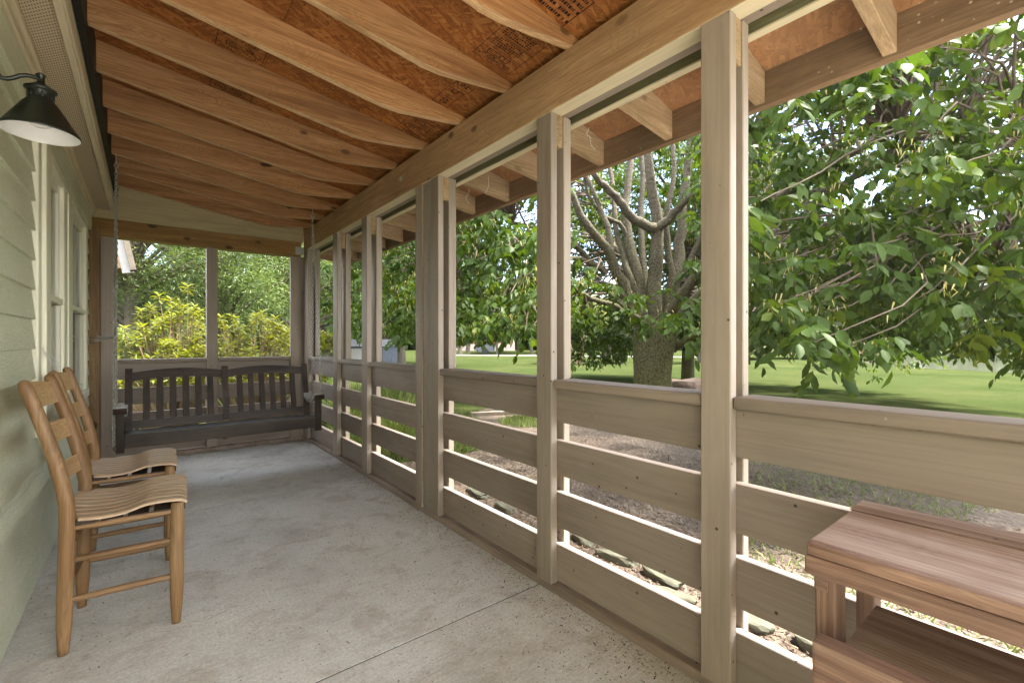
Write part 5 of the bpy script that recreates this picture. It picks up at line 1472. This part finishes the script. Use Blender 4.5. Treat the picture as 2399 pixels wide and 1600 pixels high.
# far bank and wood line
GW = 'trees of the far wood line'
k = 0
for u, dep, r, h, mt in ((2050, 74, 11, 9.5, 'leaf_far'), (2180, 80, 12, 11, 'leaf_olive'), (2330, 78, 12, 10, 'leaf_far'), (2480, 76, 12, 11, 'leaf_far'), (1930, 66, 8, 8, 'leaf_far'), (1790, 62, 8, 8, 'leaf_olive'), (1660, 60, 8, 8.5, 'leaf_far'),
        (1540, 62, 8, 8, 'leaf_far'), (1440, 58, 7, 7, 'leaf_olive'), (1350, 60, 7.5, 8, 'leaf_grey'), (1280, 62, 7, 8, 'leaf_far'), (1130, 66, 8, 8.5, 'leaf_far'), (1030, 62, 8, 8, 'leaf_far'), (900, 60, 8, 8, 'leaf_olive'), (780, 55, 8, 8, 'leaf_far'), (640, 50, 8, 8, 'leaf_far'), (480, 45, 8, 8, 'leaf_olive'), (330, 42, 7, 8, 'leaf_far')):
    names = ['pale olive', 'dark green', 'dusty green']
    labs = {2050: 'far tree across the pond, left of the open water', 2180: 'olive far tree across the middle of the pond', 2330: 'far tree across the right of the pond', 2480: 'far tree beyond the right edge of the pond', 1930: 'far tree above the tall grey brush', 1790: 'olive far tree above the pinkish brush',
        1660: 'far tree just beyond the nearest big post', 1540: 'far tree directly behind the big trunk', 1440: 'olive far tree left of the big trunk', 1350: 'grey-green far tree above the orange-tinged one', 1280: 'far tree behind the fourth post', 1130: 'far tree towering over the brick house', 1030: 'far tree behind the triple post',
        900: 'olive far tree behind the drooping tree', 780: 'far tree above the shed', 640: 'far tree behind the porch corner', 480: 'olive far tree behind the feathery trees', 330: 'far tree beyond the neighbouring gable'}
    tree('wood_line_tree', labs[u], base_at(u, dep), h, h * .50, r * .68, r * .55, h * .56, 60, 13000, .42, .18, M[mt], GW, .25, 1.7, .1)

# undergrowth that closes the wood line and the far bank
n = 60000
uu = rng.uniform(250, 2650, n)
dd = np.interp(uu, [250, 480, 900, 1500, 1930, 2050, 2650], [47, 50, 64, 66, 71, 81, 86]) + rng.uniform(-2.0, 3.0, n)
rr_ = (uu - CX) / FPX
X = dd * (_F[0] + rr_ * _R[0]); Y = dd * (_F[1] + rr_ * _R[1])
top_ = 3.6 + 1.5 * np.sin(X * .45) * np.sin(Y * .37) + .8 * np.sin(X * 1.3 + Y)
P_ = np.c_[X, Y, GZ + .1 + rng.random(n) * top_]
o = leaf_mesh('far_undergrowth', P_, rand_dirs(n), rand_dirs(n), rng.uniform(.5, .95, n), rng.uniform(.25, .45, n), M['leaf_olive'], shape='diamond', tint=np.clip(.3 + .12 * P_[:, 2] + rng.normal(size=n) * .18, 0, 1))
tag(o, 'soft olive green undergrowth along the foot of the far woods', 'undergrowth', kind='stuff')

# ------------------------------------------------------------------ far buildings and things
bh = empty('brick_house', tuple(at(1110, 800, 56).xy) + (GZ,), 'pale pink brick house far behind the slim trees', 'house', rz=-YAW)
c = at(1118, 800, 56)
def lbox(parent, name, mat, x0, x1, y0, y1, z0, z1, bev=0):
    """box in the parent's own frame"""
    mb = MB(); mb.box(x0, x1, y0, y1, z0, z1, bev)
    me = bpy.data.meshes.new(name); bmesh.ops.recalc_face_normals(mb.bm, faces=mb.bm.faces); mb.bm.to_mesh(me); mb.bm.free()
    o = bpy.data.objects.new(name, me); COL.objects.link(o); me.materials.append(mat); o.parent = parent
    return o
lbox(bh, 'wall', M['brick'], -5, 5, 0, 7, 0, 2.9)
mb = MB(); mb.prism([(-5.6, 2.9), (5.6, 2.9), (3.2, 5.0), (-3.2, 5.0)], 'y', -.4, 7.4)
me = bpy.data.meshes.new('roof'); mb.bm.to_mesh(me); mb.bm.free(); o = bpy.data.objects.new('roof', me); COL.objects.link(o); me.materials.append(M['roofgrey']); o.parent = bh
for x in (-3.4, -.6, 2.4):
    w_ = lbox(bh, 'window', M['white'], x, x + 1.1, -.06, -.005, .9, 2.3)
    lbox(w_, 'pane', M['black'], x + .1, x + 1.0, -.08, -.062, 1.0, 2.2)
sh = empty('garden_shed', tuple(at(812, 800, 19).xy) + (GZ,), 'low blue-grey metal shed glimpsed through the narrow bays', 'shed', rz=-YAW)
lbox(sh, 'wall', M['shed'], -1.3, 1.5, 0, 2.4, 0, 0.98)
mb = MB(); mb.prism([(-.15, .98), (2.55, .98), (1.2, 1.28)], 'x', -1.4, 1.6)
me = bpy.data.meshes.new('roof'); mb.bm.to_mesh(me); mb.bm.free(); o = bpy.data.objects.new('roof', me); COL.objects.link(o); me.materials.append(M['roofgrey']); o.parent = sh
lbox(sh, 'door', M['white'], .2, 1.0, -.03, -.004, 0, .9)
tr = empty('utility_trailer', tuple(at(1136, 800, 41).xy) + (GZ,), 'grey utility trailer with wooden stakes and red rails parked by the slim trees', 'trailer', rz=-YAW)
lbox(tr, 'bed', M['tarp'], -.85, .85, 0, 1.6, .25, 1.0)
mb = MB()
for x in (-1.15, -.55, 0, .45, 1.1): mb.box(x, x + .07, -.05, -.01, .9, 1.55 + random.uniform(0, .25), 0)
me = bpy.data.meshes.new('stake'); mb.bm.to_mesh(me); mb.bm.free()
mb = MB()
for i, x in enumerate((-1.15, -.55, 0, .45, 1.1)):
    lbox(tr, 'stake', M['stem'], x, x + .07, -.09, -.03, .95, 1.6 + .05 * (i % 3))
bpy.data.meshes.remove(me)
lbox(tr, 'rail', M['redpaint'], -1.3, 1.35, -.03, .02, 1.0, 1.08)
lbox(tr, 'rail', M['redpaint'], -1.3, 1.35, 1.6, 1.65, 1.0, 1.08)
for s_ in (-1, 1):
    mb = MB(); mb.tube([(.0, -.12 if s_ < 0 else 1.62, .28), (.0, .0 if s_ < 0 else 1.74, .28)], .28, 18)
    me = bpy.data.meshes.new('wheel'); bmesh.ops.recalc_face_normals(mb.bm, faces=mb.bm.faces); mb.bm.to_mesh(me); mb.bm.free(); o = bpy.data.objects.new('wheel', me); COL.objects.link(o); me.materials.append(M['tyre']); o.parent = tr
# neighbouring gable seen at the top left of the end opening
ge = empty('neighbour_gable', tuple(at(250, 640, 9.0)), 'corner of a brown gable with a white rake board, top left in the end opening', 'house')
A_, B_ = at(268, 500, 8.4), at(301, 640, 8.4)
mb = MB(); mb.bar(A_, B_, .05, .17, up=(1, 0, 0), bev=.004); mb.build('rake_board', M['white'], ge)
A2, B2 = at(280, 500, 8.35), at(313, 634, 8.35)
mb = MB(); mb.bar(A2, B2, .12, .09, up=(1, 0, 0), bev=.004); mb.build('roof_edge', M['bark_far'], ge)
mb = MB(); pa = [at(150, 480, 8.8), at(262, 480, 8.8), at(294, 628, 8.8), at(150, 628, 8.8)]
bk = [p + Vector((0, 1.2, 0)) for p in pa]
vs = [mb.bm.verts.new(p) for p in pa]; vb = [mb.bm.verts.new(p) for p in bk]
mb.bm.faces.new(vs); mb.bm.faces.new(vb[::-1])
for i in range(4): mb.bm.faces.new((vs[i], vb[i], vb[(i + 1) % 4], vs[(i + 1) % 4]))
mb.build('wall', M['rawpost'], ge)
